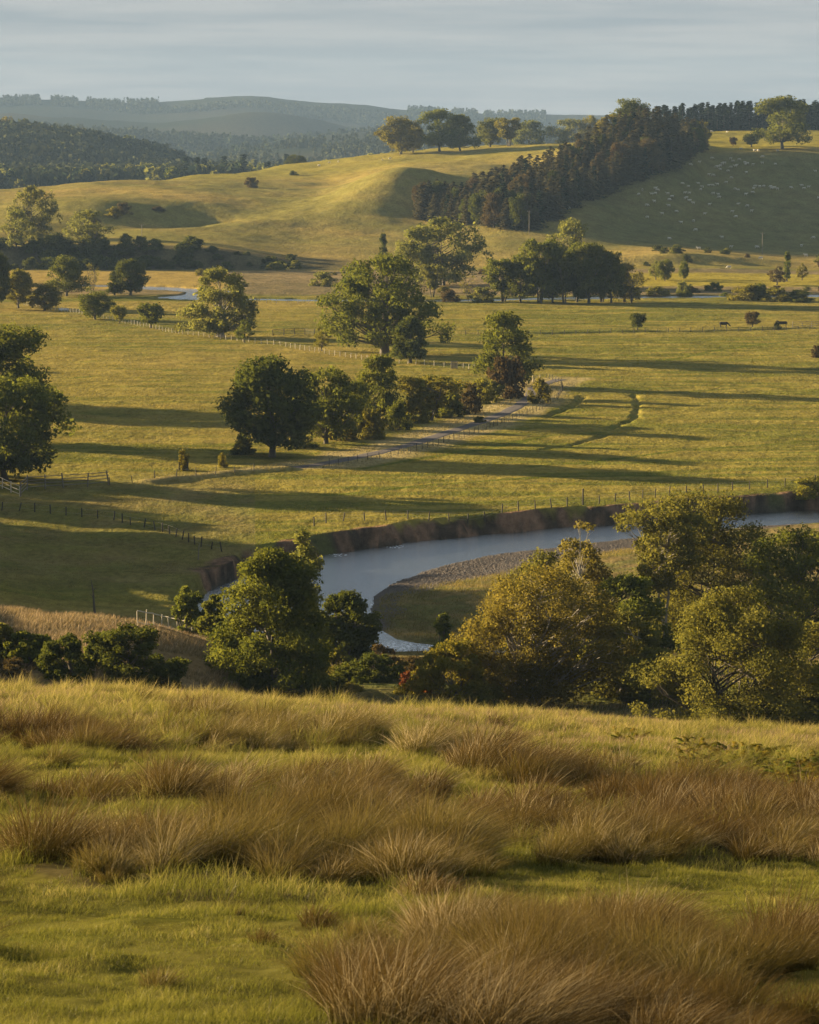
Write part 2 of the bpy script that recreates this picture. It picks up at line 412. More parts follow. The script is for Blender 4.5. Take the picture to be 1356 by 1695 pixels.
# ------------------------------------------------------------------ plants
def quads(P, Nn, size, rg, aspect=1.4):
    """leaf-like diamonds at P with normals Nn"""
    n = len(P)
    r = rg.normal(size=(n, 3)); A = np.cross(Nn, r); A /= np.linalg.norm(A, axis=1)[:, None] + 1e-9
    B = np.cross(Nn, A); s = (size * np.clip(np.exp(rg.normal(-.05, .38, n)), .4, 2.0))[:, None] * .5
    fold = Nn * s * .35
    V = np.stack([P - A * s * aspect, P - B * s + fold, P + A * s * aspect, P + B * s + fold], 1).reshape(-1, 3)
    F = np.arange(4 * n).reshape(n, 4)
    return V, F
PROF = {
    'round': lambda t: np.sqrt(np.clip(1 - (2 * t - .92)**2 / 1.18, 0.02, 1)),
    'oak': lambda t: np.clip(1.02 * np.sqrt(np.clip(1 - (t * 1.05 - .30)**2 / .62, .02, 1)), 0, 1),
    'dome': lambda t: np.sqrt(np.clip(1 - t**2.2, .02, 1)),
    'pear': lambda t: np.clip(np.sqrt(np.clip(1 - (t - .25)**2 / .6, 0.01, 1)), .1, 1) * (1 - .35 * t),
    'column': lambda t: .55 + .45 * np.sin(np.pi * np.clip(t, 0, 1)),
    'flat': lambda t: np.clip(.55 + .6 * t - .35 * t**4, 0, 1),
}
def make_tree(name, seed, H, W_, base=.12, prof='round', clumps=70, leaves=9000, leaf=.4, cr=.15, lump=.28, stems=1,
              trunk_r=None, skew=0., shell=.45, limbs=.6, droop=0., kind='tree', leafmat='oak', bark=BARK, flatc=.75, sky=0., bend=0.):
    """returns (crown mesh, trunk mesh) in metres, foot at the origin"""
    W = W_ * 1.1
    rg = np.random.default_rng(seed)
    t = rg.uniform(0, 1, clumps * 3)
    f = PROF[prof]
    keep = rg.uniform(0, 1, len(t)) < (f(t)**1.3 + .06); t = t[keep][:clumps]
    n = len(t)
    ph = rg.uniform(0, 2 * np.pi, n)
    lum = 1 + lump * np.sin(ph * 2 + seed + t * 5) * .6 + lump * rg.normal(size=n) * .45
    rad = f(t) * (W / 2) * (shell + (1 - shell) * np.sqrt(rg.uniform(0, 1, n))) * np.clip(lum, .45, 1.3)
    cz = (base + (1 - base) * t) * H
    crm = cr * (W + H) / 2 * rg.uniform(.65, 1.3, n)
    rad = np.maximum(rad - crm * .55, 0); cz = np.clip(cz, base * H + crm * .35, H - crm * .55)
    C = np.c_[np.cos(ph) * rad + skew * W * np.sin(t * 3) * .5, np.sin(ph) * rad, cz]
    C[:, 0] += bend * (cz / H)**2
    w = crm**2; cnt = np.maximum((w / w.sum() * leaves).astype(int), 8)
    ci = np.repeat(np.arange(n), cnt); m = len(ci)
    d = rg.normal(size=(m, 3)); d /= np.linalg.norm(d, axis=1)[:, None]
    rr = rg.uniform(0, 1, m)**.42 * (1 + .22 * np.sin(d[:, 0] * 5 + ci) * np.sin(d[:, 2] * 6 + ci * 2))
    P = C[ci] + d * (rr * crm[ci])[:, None] * np.array([1, 1, flatc])
    P[:, 2] -= droop * (rr * crm[ci]) * np.abs(rg.normal(size=m))
    P[:, 2] = np.maximum(P[:, 2], .02 * H)
    nn = d * .5 + rg.normal(size=(m, 3)) * .6 + [0, 0, .25]; nn /= np.linalg.norm(nn, axis=1)[:, None]
    V, F = quads(P, nn, leaf, rg)
    v = np.clip(rg.uniform(.05, .95, n)[ci] * .62 + rg.uniform(0, 1, m) * .38, 0, 1)
    crown = mesh_raw(name + '_crown', V, [F], [LM[leafmat]], {'v': ('FACE', 'FLOAT', v)})
    # trunk and limbs
    mb = MB(); tr = trunk_r or H * .028
    starts = []
    top = H * (.72 if prof not in ('column', 'pear') else .9)
    for s_ in range(stems):
        a = rg.uniform(0, 6.28); off = 0 if stems == 1 else W * .04
        lean = 0 if stems == 1 else W * rg.uniform(.1, .28)
        k = 7; tt = np.linspace(0, 1, k)
        wob = rg.normal(size=(k, 2)) * W * .018; wob[0] = 0
        P0 = np.c_[np.cos(a) * (off + lean * tt) + wob[:, 0] + bend * tt**2 * .6, np.sin(a) * (off + lean * tt) + wob[:, 1], tt * top - .12 * (tt == 0) * H * .2]
        rs = tr / math.sqrt(stems)
        mb.tube(P0, rs * np.array([1.5, 1.02, .9, .72, .5, .32, .12]), 7)
        starts.append(P0)
    order = rg.permutation(n)[:int(n * limbs)]
    for i in order:
        P0 = starts[rg.integers(len(starts))]
        zc = C[i, 2]; reach = math.hypot(C[i, 0], C[i, 1])
        h0 = np.clip(zc - reach * rg.uniform(.5, 1.0), base * H * .8, top * .92)
        k = np.interp(h0, P0[:, 2], np.arange(len(P0)))
        A = np.array([np.interp(h0, P0[:, 2], P0[:, j]) for j in range(3)])
        B = C[i]; Mid = A * .45 + B * .55 + np.array([0, 0, -.12 * reach + .1 * abs(zc - h0)]) + rg.normal(size=3) * W * .012
        L = np.linalg.norm(B - A); r0 = min(tr * .42, .012 * L + .03 * tr) * (1.2 if h0 < H * .4 else 1)
        q = np.linspace(0, 1, 5)[:, None]
        P1 = A * (1 - q)**2 + 2 * Mid * q * (1 - q) + B * q**2
        P1 = P1 + rg.normal(size=P1.shape) * L * .012 * (q > 0)
        mb.tube(P1, r0 * np.array([1, .8, .6, .42, .16]), 5)
        for _ in range(2):
            e = C[i] + rg.normal(size=3) * crm[i] * .55
            Q = P1[3] * (1 - q) + e * q + rg.normal(size=P1.shape) * L * .01 * (q > 0)
            mb.tube(Q, r0 * np.array([.4, .3, .24, .16, .06]), 4, False)
    trunk = mb.mesh(name + '_trunk', [bark], True)
    return crown, trunk
def make_conifer(seed, H, W, rows=26, per=34, leaf=.9, base=.08, leafmat='pine', sparse=0., exp=.8):
    rg = np.random.default_rng(seed); P = []; Nn = []
    for k in range(rows):
        t = k / (rows - 1); z = (base + (1 - base) * t) * H
        r = W / 2 * (1 - t)**exp * rg.uniform(.75, 1.15) + .05 * W
        m = max(4, int(per * (1 - t * .8))); nb = max(3, int(m / 4))
        th = rg.uniform(0, 6.28, nb)
        for a in th:
            s = rg.uniform(.15, 1, 4); L = r * rg.uniform(.6, 1.15)
            if rg.uniform() < sparse: continue
            for q in s:
                P.append((math.cos(a) * L * q + rg.normal() * .12, math.sin(a) * L * q + rg.normal() * .12, z - L * q * .32 + rg.normal() * .15))
                Nn.append((math.cos(a) * .3 + rg.normal() * .3, math.sin(a) * .3 + rg.normal() * .3, 1))
    P = np.array(P); Nn = np.array(Nn); Nn /= np.linalg.norm(Nn, axis=1)[:, None]
    V, F = quads(P, Nn, leaf, rg, 1.5)
    v = np.clip(rg.uniform(0, 1, len(P)) * .6 + .2, 0, 1)
    crown = mesh_raw('conifer_crown', V, [F], [LM[leafmat]], {'v': ('FACE', 'FLOAT', v)})
    mb = MB(); mb.tube([(0, 0, -.4), (0, 0, H * .3), (.1, 0, H * .7), (0, .05, H * .97)], [H * .016, H * .012, H * .007, .02], 6)
    return crown, mb.mesh('conifer_trunk', [BARK], True)

HAZE, SKYK, EXPO = 6.0e-5, .88, 2.38
# ================================================================== the ground
def dens(a, b, n, p=1.): return a + (b - a) * np.linspace(0, 1, n, endpoint=False)**p
Dr = np.concatenate([np.linspace(-380, 0, 8, endpoint=False), dens(0, 14, 30), np.geomspace(14, 112, 430, endpoint=False), dens(112, 200, 50),
                     dens(200, 285, 90), dens(285, 470, 270), dens(470, 800, 230), dens(800, 1200, 170), dens(1200, 1980, 210),
                     np.geomspace(1980, 10500, 230)])
tc = np.concatenate([-np.geomspace(1.6, .19, 26, endpoint=False), np.linspace(-.19, .19, 560), np.geomspace(.19, 1.6, 27)[1:]])
def rush_blobs():
    # ground outlines of the rush beds: column, row (photo), half widths
    return [(90, 1238, 180, 17), (430, 1232, 190, 14), (240, 1328, 150, 20), (500, 1318, 150, 19), (660, 1338, 80, 24), (140, 1455, 125, 24), (330, 1460, 130, 30), (540, 1450, 185, 42),
            (650, 1390, 130, 34), (800, 1385, 130, 34), (710, 1475, 70, 22), (930, 1288, 130, 16), (748, 1248, 52, 11), (1010, 1405, 90, 26), (1160, 1345, 150, 18), (1225, 1402, 160, 28), (1345, 1372, 60, 22),
            (1000, 1545, 210, 26), (1180, 1612, 220, 32), (1330, 1560, 70, 26), (830, 1605, 160, 30), (600, 1645, 110, 24), (720, 1692, 200, 26), (1060, 1698, 200, 30), (1300, 1700, 120, 34), (330, 1190, 45, 7), (430, 1395, 60, 14), (1560, 1400, 150, 28), (1600, 1600, 200, 36), (1570, 1290, 120, 15), (-170, 1330, 120, 20), (-200, 1460, 150, 28), (-260, 1610, 160, 30), (1560, 1500, 110, 20)]
def rush_mask(x, y):
    """1 inside the rush beds of the near slope"""
    u = uof(x, y)
    yc = np.interp(u, UC, YC)
    # row at which this distance shows: inverse of the fore slope table
    Y0 = np.interp(y, [0, 22, 33, 47, 66, 80, 92, 98], [3000, 1695, 1505, 1368, 1262, 1206, 1180, 1186])
    Y = yc + (Y0 - 1180) * (1695 - yc) / 515
    m = np.zeros(np.shape(x))
    wob = fbm(x, y, 2.2, 3, 60) * .55
    for cx, cy, rx, ry in rush_blobs():
        d = np.sqrt(((u - cx) / rx)**2 + ((Y - cy) / ry)**2)
        m = np.maximum(m, 1 - sstep(.88, 1.3, d + wob))
    m = np.maximum(m, .17 * (fbm(x, y, 3, 2, 61) > .25))
    return m * (y < 97)
def lerp(a, b, t):
    t = np.asarray(t)[..., None]; return np.asarray(a) * (1 - t) + np.asarray(b) * t
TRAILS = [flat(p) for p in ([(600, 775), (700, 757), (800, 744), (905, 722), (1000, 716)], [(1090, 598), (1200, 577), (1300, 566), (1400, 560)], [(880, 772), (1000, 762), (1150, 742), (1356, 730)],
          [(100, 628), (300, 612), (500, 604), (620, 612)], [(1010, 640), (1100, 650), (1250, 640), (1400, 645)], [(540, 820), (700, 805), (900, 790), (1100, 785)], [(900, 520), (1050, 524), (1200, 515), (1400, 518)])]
def ground_colour(x, y, z, slope):
    u = uof(x, y); D = y
    n1 = fbm(x, y, 30, 3, 30); n2 = fbm(x, y, 6, 3, 31); n3 = fbm(x, y, 120, 2, 32); n4 = fbm(x * .35, y, 5, 3, 33)
    G = np.array((.112, .112, .021)); S = np.array((.245, .182, .050)); B = np.array((.165, .12, .045)); P = np.array((.195, .160, .036)); n5 = fbm(x * .14 + y * .05, y, 3.2, 3, 28) * (D > 290) * (D < 1000)
    f = np.clip(.5 + n1 * .6 + n2 * .25 + n4 * .3 + n5 * 1.4, 0, 1)
    c = lerp(P, G, f)
    m = (D > 400) & (D < 800)
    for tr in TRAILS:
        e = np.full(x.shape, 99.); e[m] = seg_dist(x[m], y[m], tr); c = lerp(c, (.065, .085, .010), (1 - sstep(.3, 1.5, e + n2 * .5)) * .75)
    straw = np.clip(.35 + n3 * .7 + n2 * .4 - .35 * (u > 620), 0, 1) * ((D > 480) & (D < 900))
    c = lerp(c, S, straw * .75)
    # pale seeding grass beside the track and on the left verge
    m = (D > 440) & (D < 640)
    e = np.full(x.shape, 99.); e[m] = seg_dist(x[m], y[m], PATH)
    c = lerp(c, (.27, .215, .10), (1 - sstep(1.8, 5.5, np.abs(e - 3.2) + n2 * 2)) * .9)
    m = (D > 395) & (D < 470) & (x < 0); e = np.full(x.shape, 99.); e[m] = seg_dist(x[m], y[m], VERGE)
    c = lerp(c, (.25, .20, .09), (1 - sstep(1, 4, e + n2)) * .8)
    # the flats by the far river
    w = sstep(925, 950, D) * (1 - sstep(1100, 1125, D))
    fl = lerp((.20, .15, .075), (.13, .105, .05), np.clip(.5 + n2 * .6 + n1 * .6, 0, 1))
    fl = lerp(fl, (.24, .195, .03), np.clip((u > 950) * sstep(985, 1000, D) * (1 - sstep(1075, 1090, D)) * 1.0, 0, 1))
    fl = lerp(fl, (.28, .20, .05), ((u < 380) & (D > 975)) * .8)
    c = lerp(c, fl, w)
    # golden hill, its foot, and the sheep slope
    w = sstep(1110, 1140, D)
    hl = lerp((.250, .185, .055), (.160, .142, .038), np.clip(.38 + n3 * .6 + n1 * .45 + n2 * .2, 0, 1))
    hl = lerp(hl, (.18, .16, .026), sstep(1600, 1760, D) * .7)
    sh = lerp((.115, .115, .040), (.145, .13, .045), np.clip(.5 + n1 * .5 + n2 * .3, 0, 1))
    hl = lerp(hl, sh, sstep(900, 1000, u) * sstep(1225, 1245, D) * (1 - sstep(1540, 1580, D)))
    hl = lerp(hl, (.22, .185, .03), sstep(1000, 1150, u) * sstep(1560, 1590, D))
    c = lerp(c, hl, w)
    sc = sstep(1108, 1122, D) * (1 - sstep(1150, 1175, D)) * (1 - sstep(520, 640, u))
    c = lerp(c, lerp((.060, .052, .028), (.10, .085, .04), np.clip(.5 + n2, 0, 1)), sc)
    # far moor and pasture
    w = sstep(2050, 2250, D)
    k = fbm(x, y, 420, 4, 35)
    fr = lerp((.028, .034, .020), (.052, .048, .028), np.clip(.42 + k * .9, 0, 1))
    fr = lerp(fr, (.21, .19, .06), sstep(.45, .6, fbm(x, y, 330, 2, 36)) * (D < 3600) * .6)
    c = lerp(c, fr, w)
    # slope between the river and the near hill
    w = 1 - sstep(285, 330, D + n1 * 12 + (u < 300) * 14)
    nr = lerp((.13, .098, .042), (.075, .078, .022), np.clip(.45 + n2 * .6 + n1 * .5, 0, 1))
    nr = lerp(nr, (.23, .16, .08), ((u < 360) & (D > 205)) * .7)
    c = lerp(c, nr, w)
    sh = (u < 420) * sstep(310, 330, D) * (1 - sstep(410, 440, D))
    c = lerp(c, lerp((.12, .115, .032), (.16, .125, .05), np.clip(.4 + n2 * .8, 0, 1)), sh * .8)
    # raw earth in the river bank, shingle on the bar
    m = (D > 262) & (D < 470)
    X, Yy = x[m], y[m]; dr = seg_dist(X, Yy, RIV, True); db = seg_dist(X, Yy, BANK); ins = inside(X, Yy, RIV); ds = seg_dist(X, Yy, SHORE)
    innerP = np.vstack([SHORE, flat([(1356, 866), (1500, 862), (1900, 856), (1900, 1070), (1300, 1078), (900, 1082), (760, 1072), (690, 1066), (648, 1058)], -2.4)]); bar = inside(X, Yy, innerP) & ~ins
    cc = c[m]; a2 = fbm(X, Yy, 2.2, 3, 37); a3 = fbm(X, Yy, 9, 2, 38)
    soil = lerp((.18, .110, .068), (.045, .034, .024), np.clip(.55 + a2 * 1.2 + fbm(X, Yy, .9, 2, 29) * .4, 0, 1)); soil = lerp(soil, (.07, .075, .025), sstep(.10, .5, a3 - .5 * (X < 0)))
    cc = lerp(cc, soil, (~ins) * (1 - sstep(2.0, 3.0, db + a2 * .8)) * (~bar))
    grav = lerp((.105, .088, .075), (.065, .055, .047), np.clip(.5 + a2, 0, 1))
    gw = bar * (1 - sstep(-1, 1.5, ds + a3 * 1.5 - bar_edge(X, Yy))); inl = lerp((.11, .105, .035), (.16, .12, .05), np.clip(.5 + a2, 0, 1))
    cc = np.where(bar[:, None], lerp(inl, grav, gw), cc); cc[ins] = (.05, .045, .035)
    c[m] = cc
    # the near slope: turf, with dark litter under the rushes
    w = 1 - sstep(98, 150, D)
    g = lerp((.070, .070, .014), (.105, .090, .022), np.clip(.5 + n2 * .5 + fbm(x, y, 1.2, 2, 39) * .4, 0, 1))
    g = lerp(g, (.17, .125, .055), sstep(78, 88, D) * .85)
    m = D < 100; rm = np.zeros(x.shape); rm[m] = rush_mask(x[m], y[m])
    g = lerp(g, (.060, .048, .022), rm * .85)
    c = lerp(c, g, w)
    return np.clip(c, 0, 1)
XX = (Dr[:, None] * tc[None]); XX[Dr < 30] = (30 * tc[None]); YY = np.repeat(Dr[:, None], len(tc), 1)
nr_, nc_ = XX.shape
ZZ = terrain(XX, YY)
gy = np.gradient(ZZ, axis=0)
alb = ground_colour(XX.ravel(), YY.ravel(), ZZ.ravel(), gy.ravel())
i = np.arange(nr_ - 1)[:, None] * nc_; j = np.arange(nc_ - 1)[None]
GF = np.stack([i + j, i + j + 1, i + nc_ + j + 1, i + nc_ + j], -1).reshape(-1, 4)
def ground_mat():
    m, nt, out = newmat('meadow_ground')
    b = N(nt, 'ShaderNodeBsdfPrincipled'); b.inputs['Roughness'].default_value = .95; b.inputs['Specular IOR Level'].default_value = 0.
    an = N(nt, 'ShaderNodeAttribute', attribute_name='alb'); at = an.outputs['Color']
    g = N(nt, 'ShaderNodeNewGeometry').outputs['Position']
    mp = N(nt, 'ShaderNodeMapping'); mp.inputs['Scale'].default_value = (1, .55, 1); nt.links.new(g, mp.inputs[0])
    n0 = noise(nt, .16, 4, .6, mp.outputs[0]); nL = noise(nt, .3, 5, .7, mp.outputs[0]); n1 = noise(nt, 1.1, 4, .65, mp.outputs[0]); n2 = noise(nt, 7, 3, .6, g)
    f = math_(nt, 'ADD', math_(nt, 'MULTIPLY', n0, .5), math_(nt, 'MULTIPLY', n1, .65)); f = math_(nt, 'MULTIPLY_ADD', n2, .45, f)
    f = math_(nt, 'MULTIPLY_ADD', math_(nt, 'ADD', f, -.8), 2.2, 1.0)     # centred on 1
    v = N(nt, 'ShaderNodeVectorMath', operation='SCALE'); nt.links.new(at, v.inputs[0]); nt.links.new(math_(nt, 'MAXIMUM', f, .35), v.inputs['Scale'])
    nt.links.new(v.outputs[0], b.inputs['Base Color'])
    hh = math_(nt, 'ADD', math_(nt, 'MULTIPLY_ADD', nL, 1.6, math_(nt, 'MULTIPLY', n1, .6)), math_(nt, 'MULTIPLY', n2, .10))
    bp = N(nt, 'ShaderNodeBump'); bp.inputs['Strength'].default_value = .65; bp.inputs['Distance'].default_value = .5
    nt.links.new(math_(nt, 'MULTIPLY', hh, an.outputs['Alpha']), bp.inputs['Height']); nt.links.new(bp.outputs[0], b.inputs['Normal'])
    nt.links.new(b.outputs[0], out.inputs[0]); return m
GM = ground_mat()
rgba = np.c_[alb, .10 + .90 * sstep(90, 240, YY.ravel())]
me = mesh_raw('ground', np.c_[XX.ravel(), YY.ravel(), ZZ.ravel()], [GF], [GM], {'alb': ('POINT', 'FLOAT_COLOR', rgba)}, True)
tag(link('ground', me), kind='structure')

# track: a sheet a little above the ground
def strip_path(P, width, lift=.07, seed=1):
    seg = np.linalg.norm(np.diff(P, axis=0), axis=1); s = np.concatenate([[0], np.cumsum(seg)])
    q = np.arange(0, s[-1], .9); C = np.c_[np.interp(q, s, P[:, 0]), np.interp(q, s, P[:, 1])]
    for _ in range(4): C[1:-1] = (C[:-2] + C[1:-1] * 2 + C[2:]) / 4
    T = np.gradient(C, axis=0); T /= np.linalg.norm(T, axis=1)[:, None]; Nn = np.c_[-T[:, 1], T[:, 0]]
    o = np.linspace(-1, 1, 9)[None, :, None] * (width / 2) * (1 + .14 * fbm(q, q * 0, 6, 2, seed))[:, None, None]
    XY = C[:, None] + Nn[:, None] * o
    z = terrain(XY[..., 0], XY[..., 1]) + lift - .05 * np.abs(np.linspace(-1, 1, 9))[None]**6 * 2
    V = np.concatenate([XY, z[..., None]], -1).reshape(-1, 3); n = len(q)
    i = np.arange(n - 1)[:, None] * 9; j = np.arange(8)[None]
    return V, np.stack([i + j, i + j + 1, i + 10 + j, i + 9 + j], -1).reshape(-1, 4)
V, F = strip_path(PATH, 2.9)
TM = rough_mat('gravel_track', (.055, .046, .043), (.115, .097, .09), 1.5, .5)
tag(link('gravel_track', mesh_raw('gravel_track', V, [F], [TM], None, True)), kind='structure')

# water
def water_mat(name, sc, strength):
    m, nt, out = newmat(name)
    b = N(nt, 'ShaderNodeBsdfPrincipled'); b.inputs['Base Color'].default_value = (.075, .090, .097, 1); b.inputs['Roughness'].default_value = .14
    b.inputs['IOR'].default_value = 1.33; b.inputs['Specular IOR Level'].default_value = 1.
    g = N(nt, 'ShaderNodeNewGeometry').outputs['Position']
    n = noise(nt, sc, 4, .6, g); n2 = noise(nt, sc * 6, 2, .6, g)
    h = math_(nt, 'ADD', n, math_(nt, 'MULTIPLY', n2, .22))
    bp = N(nt, 'ShaderNodeBump'); bp.inputs['Strength'].default_value = strength; bp.inputs['Distance'].default_value = .35
    nt.links.new(h, bp.inputs['Height']); nt.links.new(bp.outputs[0], b.inputs['Normal'])
    # white water where the stream breaks over stones
    acc = None
    for (X, Y, r) in ((672, 1074, 5.5), (372, 957, 2.2), (560, 919, 1.6), (655, 905, 1.6), (628, 1000, 1.8), (700, 1080, 4)):
        q = flat([(X, Y)], -2.4)[0]; d = nt.nodes.new('ShaderNodeVectorMath'); d.operation = 'DISTANCE'; nt.links.new(g, d.inputs[0]); d.inputs[1].default_value = (q[0], q[1], -2.4)
        k = math_(nt, 'MULTIPLY_ADD', d.outputs['Value'], -1 / r, 1., True); acc = k if acc is None else math_(nt, 'MAXIMUM', acc, k)
    mp = N(nt, 'ShaderNodeMapping'); mp.inputs['Scale'].default_value = (1., .45, 1); nt.links.new(g, mp.inputs[0])
    fm = math_(nt, 'MULTIPLY', math_(nt, 'MULTIPLY_ADD', math_(nt, 'ADD', noise(nt, 3.2, 3, .6, mp.outputs[0]), -.5), 9., 0., True), math_(nt, 'MULTIPLY', acc, 2.2, clamp=True), clamp=True)
    gl = N(nt, 'ShaderNodeBsdfGlossy'); gl.inputs['Roughness'].default_value = .12; gl.inputs[0].default_value = (.93, .95, .97, 1); nt.links.new(bp.outputs[0], gl.inputs['Normal'])
    fr = N(nt, 'ShaderNodeFresnel'); fr.inputs[0].default_value = 1.4; nt.links.new(bp.outputs[0], fr.inputs['Normal'])
    mg = N(nt, 'ShaderNodeMixShader'); nt.links.new(math_(nt, 'MULTIPLY_ADD', fr.outputs[0], .6, .45, True), mg.inputs[0]); nt.links.new(b.outputs[0], mg.inputs[1]); nt.links.new(gl.outputs[0], mg.inputs[2])
    df = N(nt, 'ShaderNodeBsdfDiffuse'); df.inputs[0].default_value = (.75, .76, .76, 1)
    ms = N(nt, 'ShaderNodeMixShader'); nt.links.new(fm, ms.inputs[0]); nt.links.new(mg.outputs[0], ms.inputs[1]); nt.links.new(df.outputs[0], ms.inputs[2])
    nt.links.new(ms.outputs[0], out.inputs[0]); return m
WM = water_mat('river_water', 1.7, .7)
def water(name, P, z, m):
    gx, gy_ = np.meshgrid(np.linspace(P[0], P[1], 60), np.linspace(P[2], P[3], 60))
    V = np.c_[gx.ravel(), gy_.ravel(), np.full(3600, z)]; i = np.arange(59)[:, None] * 60; j = np.arange(59)[None]
    tag(link(name, mesh_raw(name, V, [np.stack([i + j, i + j + 1, i + 61 + j, i + 60 + j], -1).reshape(-1, 4)], [m], None, True)), kind='structure')
water('river', (-34, 108, 286, 424), -2.4, WM)
water('river', (-150, 200, 890, 1010), -.42, WM)

# ================================================================== copies and placing
def part_copy(o, root, mat=None):
    c = o.copy(); COL.objects.link(c); c.parent = root
    if mat is not None:
        c.material_slots[0].link = 'OBJECT'; c.material_slots[0].material = mat
    return c
PROTO = {}
def proto(key, H, W, meshes): PROTO[key] = (H, W, meshes)
def T(key, seed, H, W, **k): proto(key, H, W, make_tree(key, seed, H, W, **k))
T('oakA', 1, 18, 18, prof='oak', base=.16, clumps=85, leaves=13000, leaf=.42, cr=.125, lump=.34)
T('oakB', 2, 17, 17, prof='dome', base=.14, clumps=75, leaves=12000, leaf=.42, cr=.13, lump=.3)
T('oakC', 12, 17, 16, prof='oak', base=.12, clumps=60, leaves=11000, leaf=.42, cr=.135, lump=.42, skew=.12)
T('roundA', 3, 15, 13, prof='round', base=.12, clumps=110, leaves=17000, leaf=.34, cr=.12, lump=.2)
T('roundB', 4, 15, 13, prof='round', base=.10, clumps=90, leaves=12000, leaf=.36, cr=.12, lump=.3, shell=.6)
T('willowA', 5, 16, 14, prof='round', base=.10, clumps=90, leaves=9000, leaf=.36, cr=.105, lump=.4, stems=3, droop=.3)
T('willowB', 6, 16, 15, prof='oak', base=.12, clumps=80, leaves=8500, leaf=.36, cr=.11, lump=.45, stems=2, droop=.3)
T('airyA', 7, 12, 9, prof='dome', base=.2, clumps=55, leaves=3600, leaf=.32, cr=.10, lump=.4, limbs=.9)
T('bareA', 8, 8, 8, prof='flat', base=.15, clumps=60, leaves=500, leaf=.2, cr=.10, stems=4, limbs=1.)
T('pearA', 9, 14, 9, prof='pear', base=.14, clumps=70, leaves=9000, leaf=.36, cr=.13, lump=.15)
T('colA', 10, 15, 5, prof='column', base=.05, clumps=50, leaves=4000, leaf=.34, cr=.10, lump=.3)
T('multiA', 11, 14, 11, prof='flat', base=.30, clumps=70, leaves=8000, leaf=.38, cr=.12, lump=.4, stems=4, limbs=.8)
for q, sd in (('A', 21), ('B', 22), ('C', 23)):
    T('bush' + q, sd, 4, 5, prof='dome', base=.02, clumps=36, leaves=3600, leaf=.22, cr=.17, lump=.35, stems=3, trunk_r=.10)
T('thornA', 24, 5, 5.5, prof='flat', base=.22, clumps=40, leaves=4000, leaf=.22, cr=.15, lump=.35, stems=1, trunk_r=.2)
T('valleyA', 31, 15, 13, prof='round', base=.04, clumps=36, leaves=1500, leaf=1.1, cr=.17, lump=.3)
T('valleyB', 32, 15, 14, prof='dome', base=.04, clumps=34, leaves=1300, leaf=1.2, cr=.17, lump=.35)
proto('pineA', 20, 7, make_conifer(41, 20, 7)); proto('pineB', 20, 7, make_conifer(42, 20, 7, rows=30, per=30))
proto('larchA', 18, 8, make_conifer(43, 18, 9, rows=26, per=60, leaf=.85, leafmat='larch', sparse=.1, exp=.5))
proto('larchB', 18, 8, make_conifer(44, 18, 9, rows=24, per=60, leaf=.85, leafmat='larch', sparse=.2, exp=.45))
proto('farpine', 20, 7, make_conifer(45, 20, 7, rows=14, per=22, leaf=2.0))
MASTER = {}
def place_tree(key, X, Y, h, w, mat, label, cat='tree', name=None, D=None, group=None, rz=None, sink=.15):
    """foot at photo column X, row Y (or at distance D); h, w in photo pixels"""
    x, y, z = hit(X, Y, 150) if D is None else onto(X, D)
    H0, W0, (cm, tm) = PROTO[key]
    hm, wm = h * y / 4790, w * y / 4790
    s = (wm / W0, wm / W0, hm / H0)
    return put_tree(key, (x, y, z - sink), s, mat, label, cat, name, group, rz)
def put_tree(key, loc, s, mat, label, cat='tree', name=None, group=None, rz=None):
    H0, W0, (cm, tm) = PROTO[key]
    name = name or {'tree': 'broadleaf_tree', 'bush': 'bush'}.get(cat, 'tree')
    r = empty(name, loc, label, cat, group, rng.uniform(0, 6.28) if rz is None else rz); r.scale = s
    for nm, me_ in (('crown', cm), ('trunk', tm)):
        k = (key, nm)
        if k not in MASTER:
            o = link(nm, me_, r); MASTER[k] = o
            if nm == 'crown' and mat: o.material_slots[0].link = 'OBJECT'; o.material_slots[0].material = LM[mat]
        else: part_copy(MASTER[k], r, LM[mat] if nm == 'crown' and mat else None)
    return r

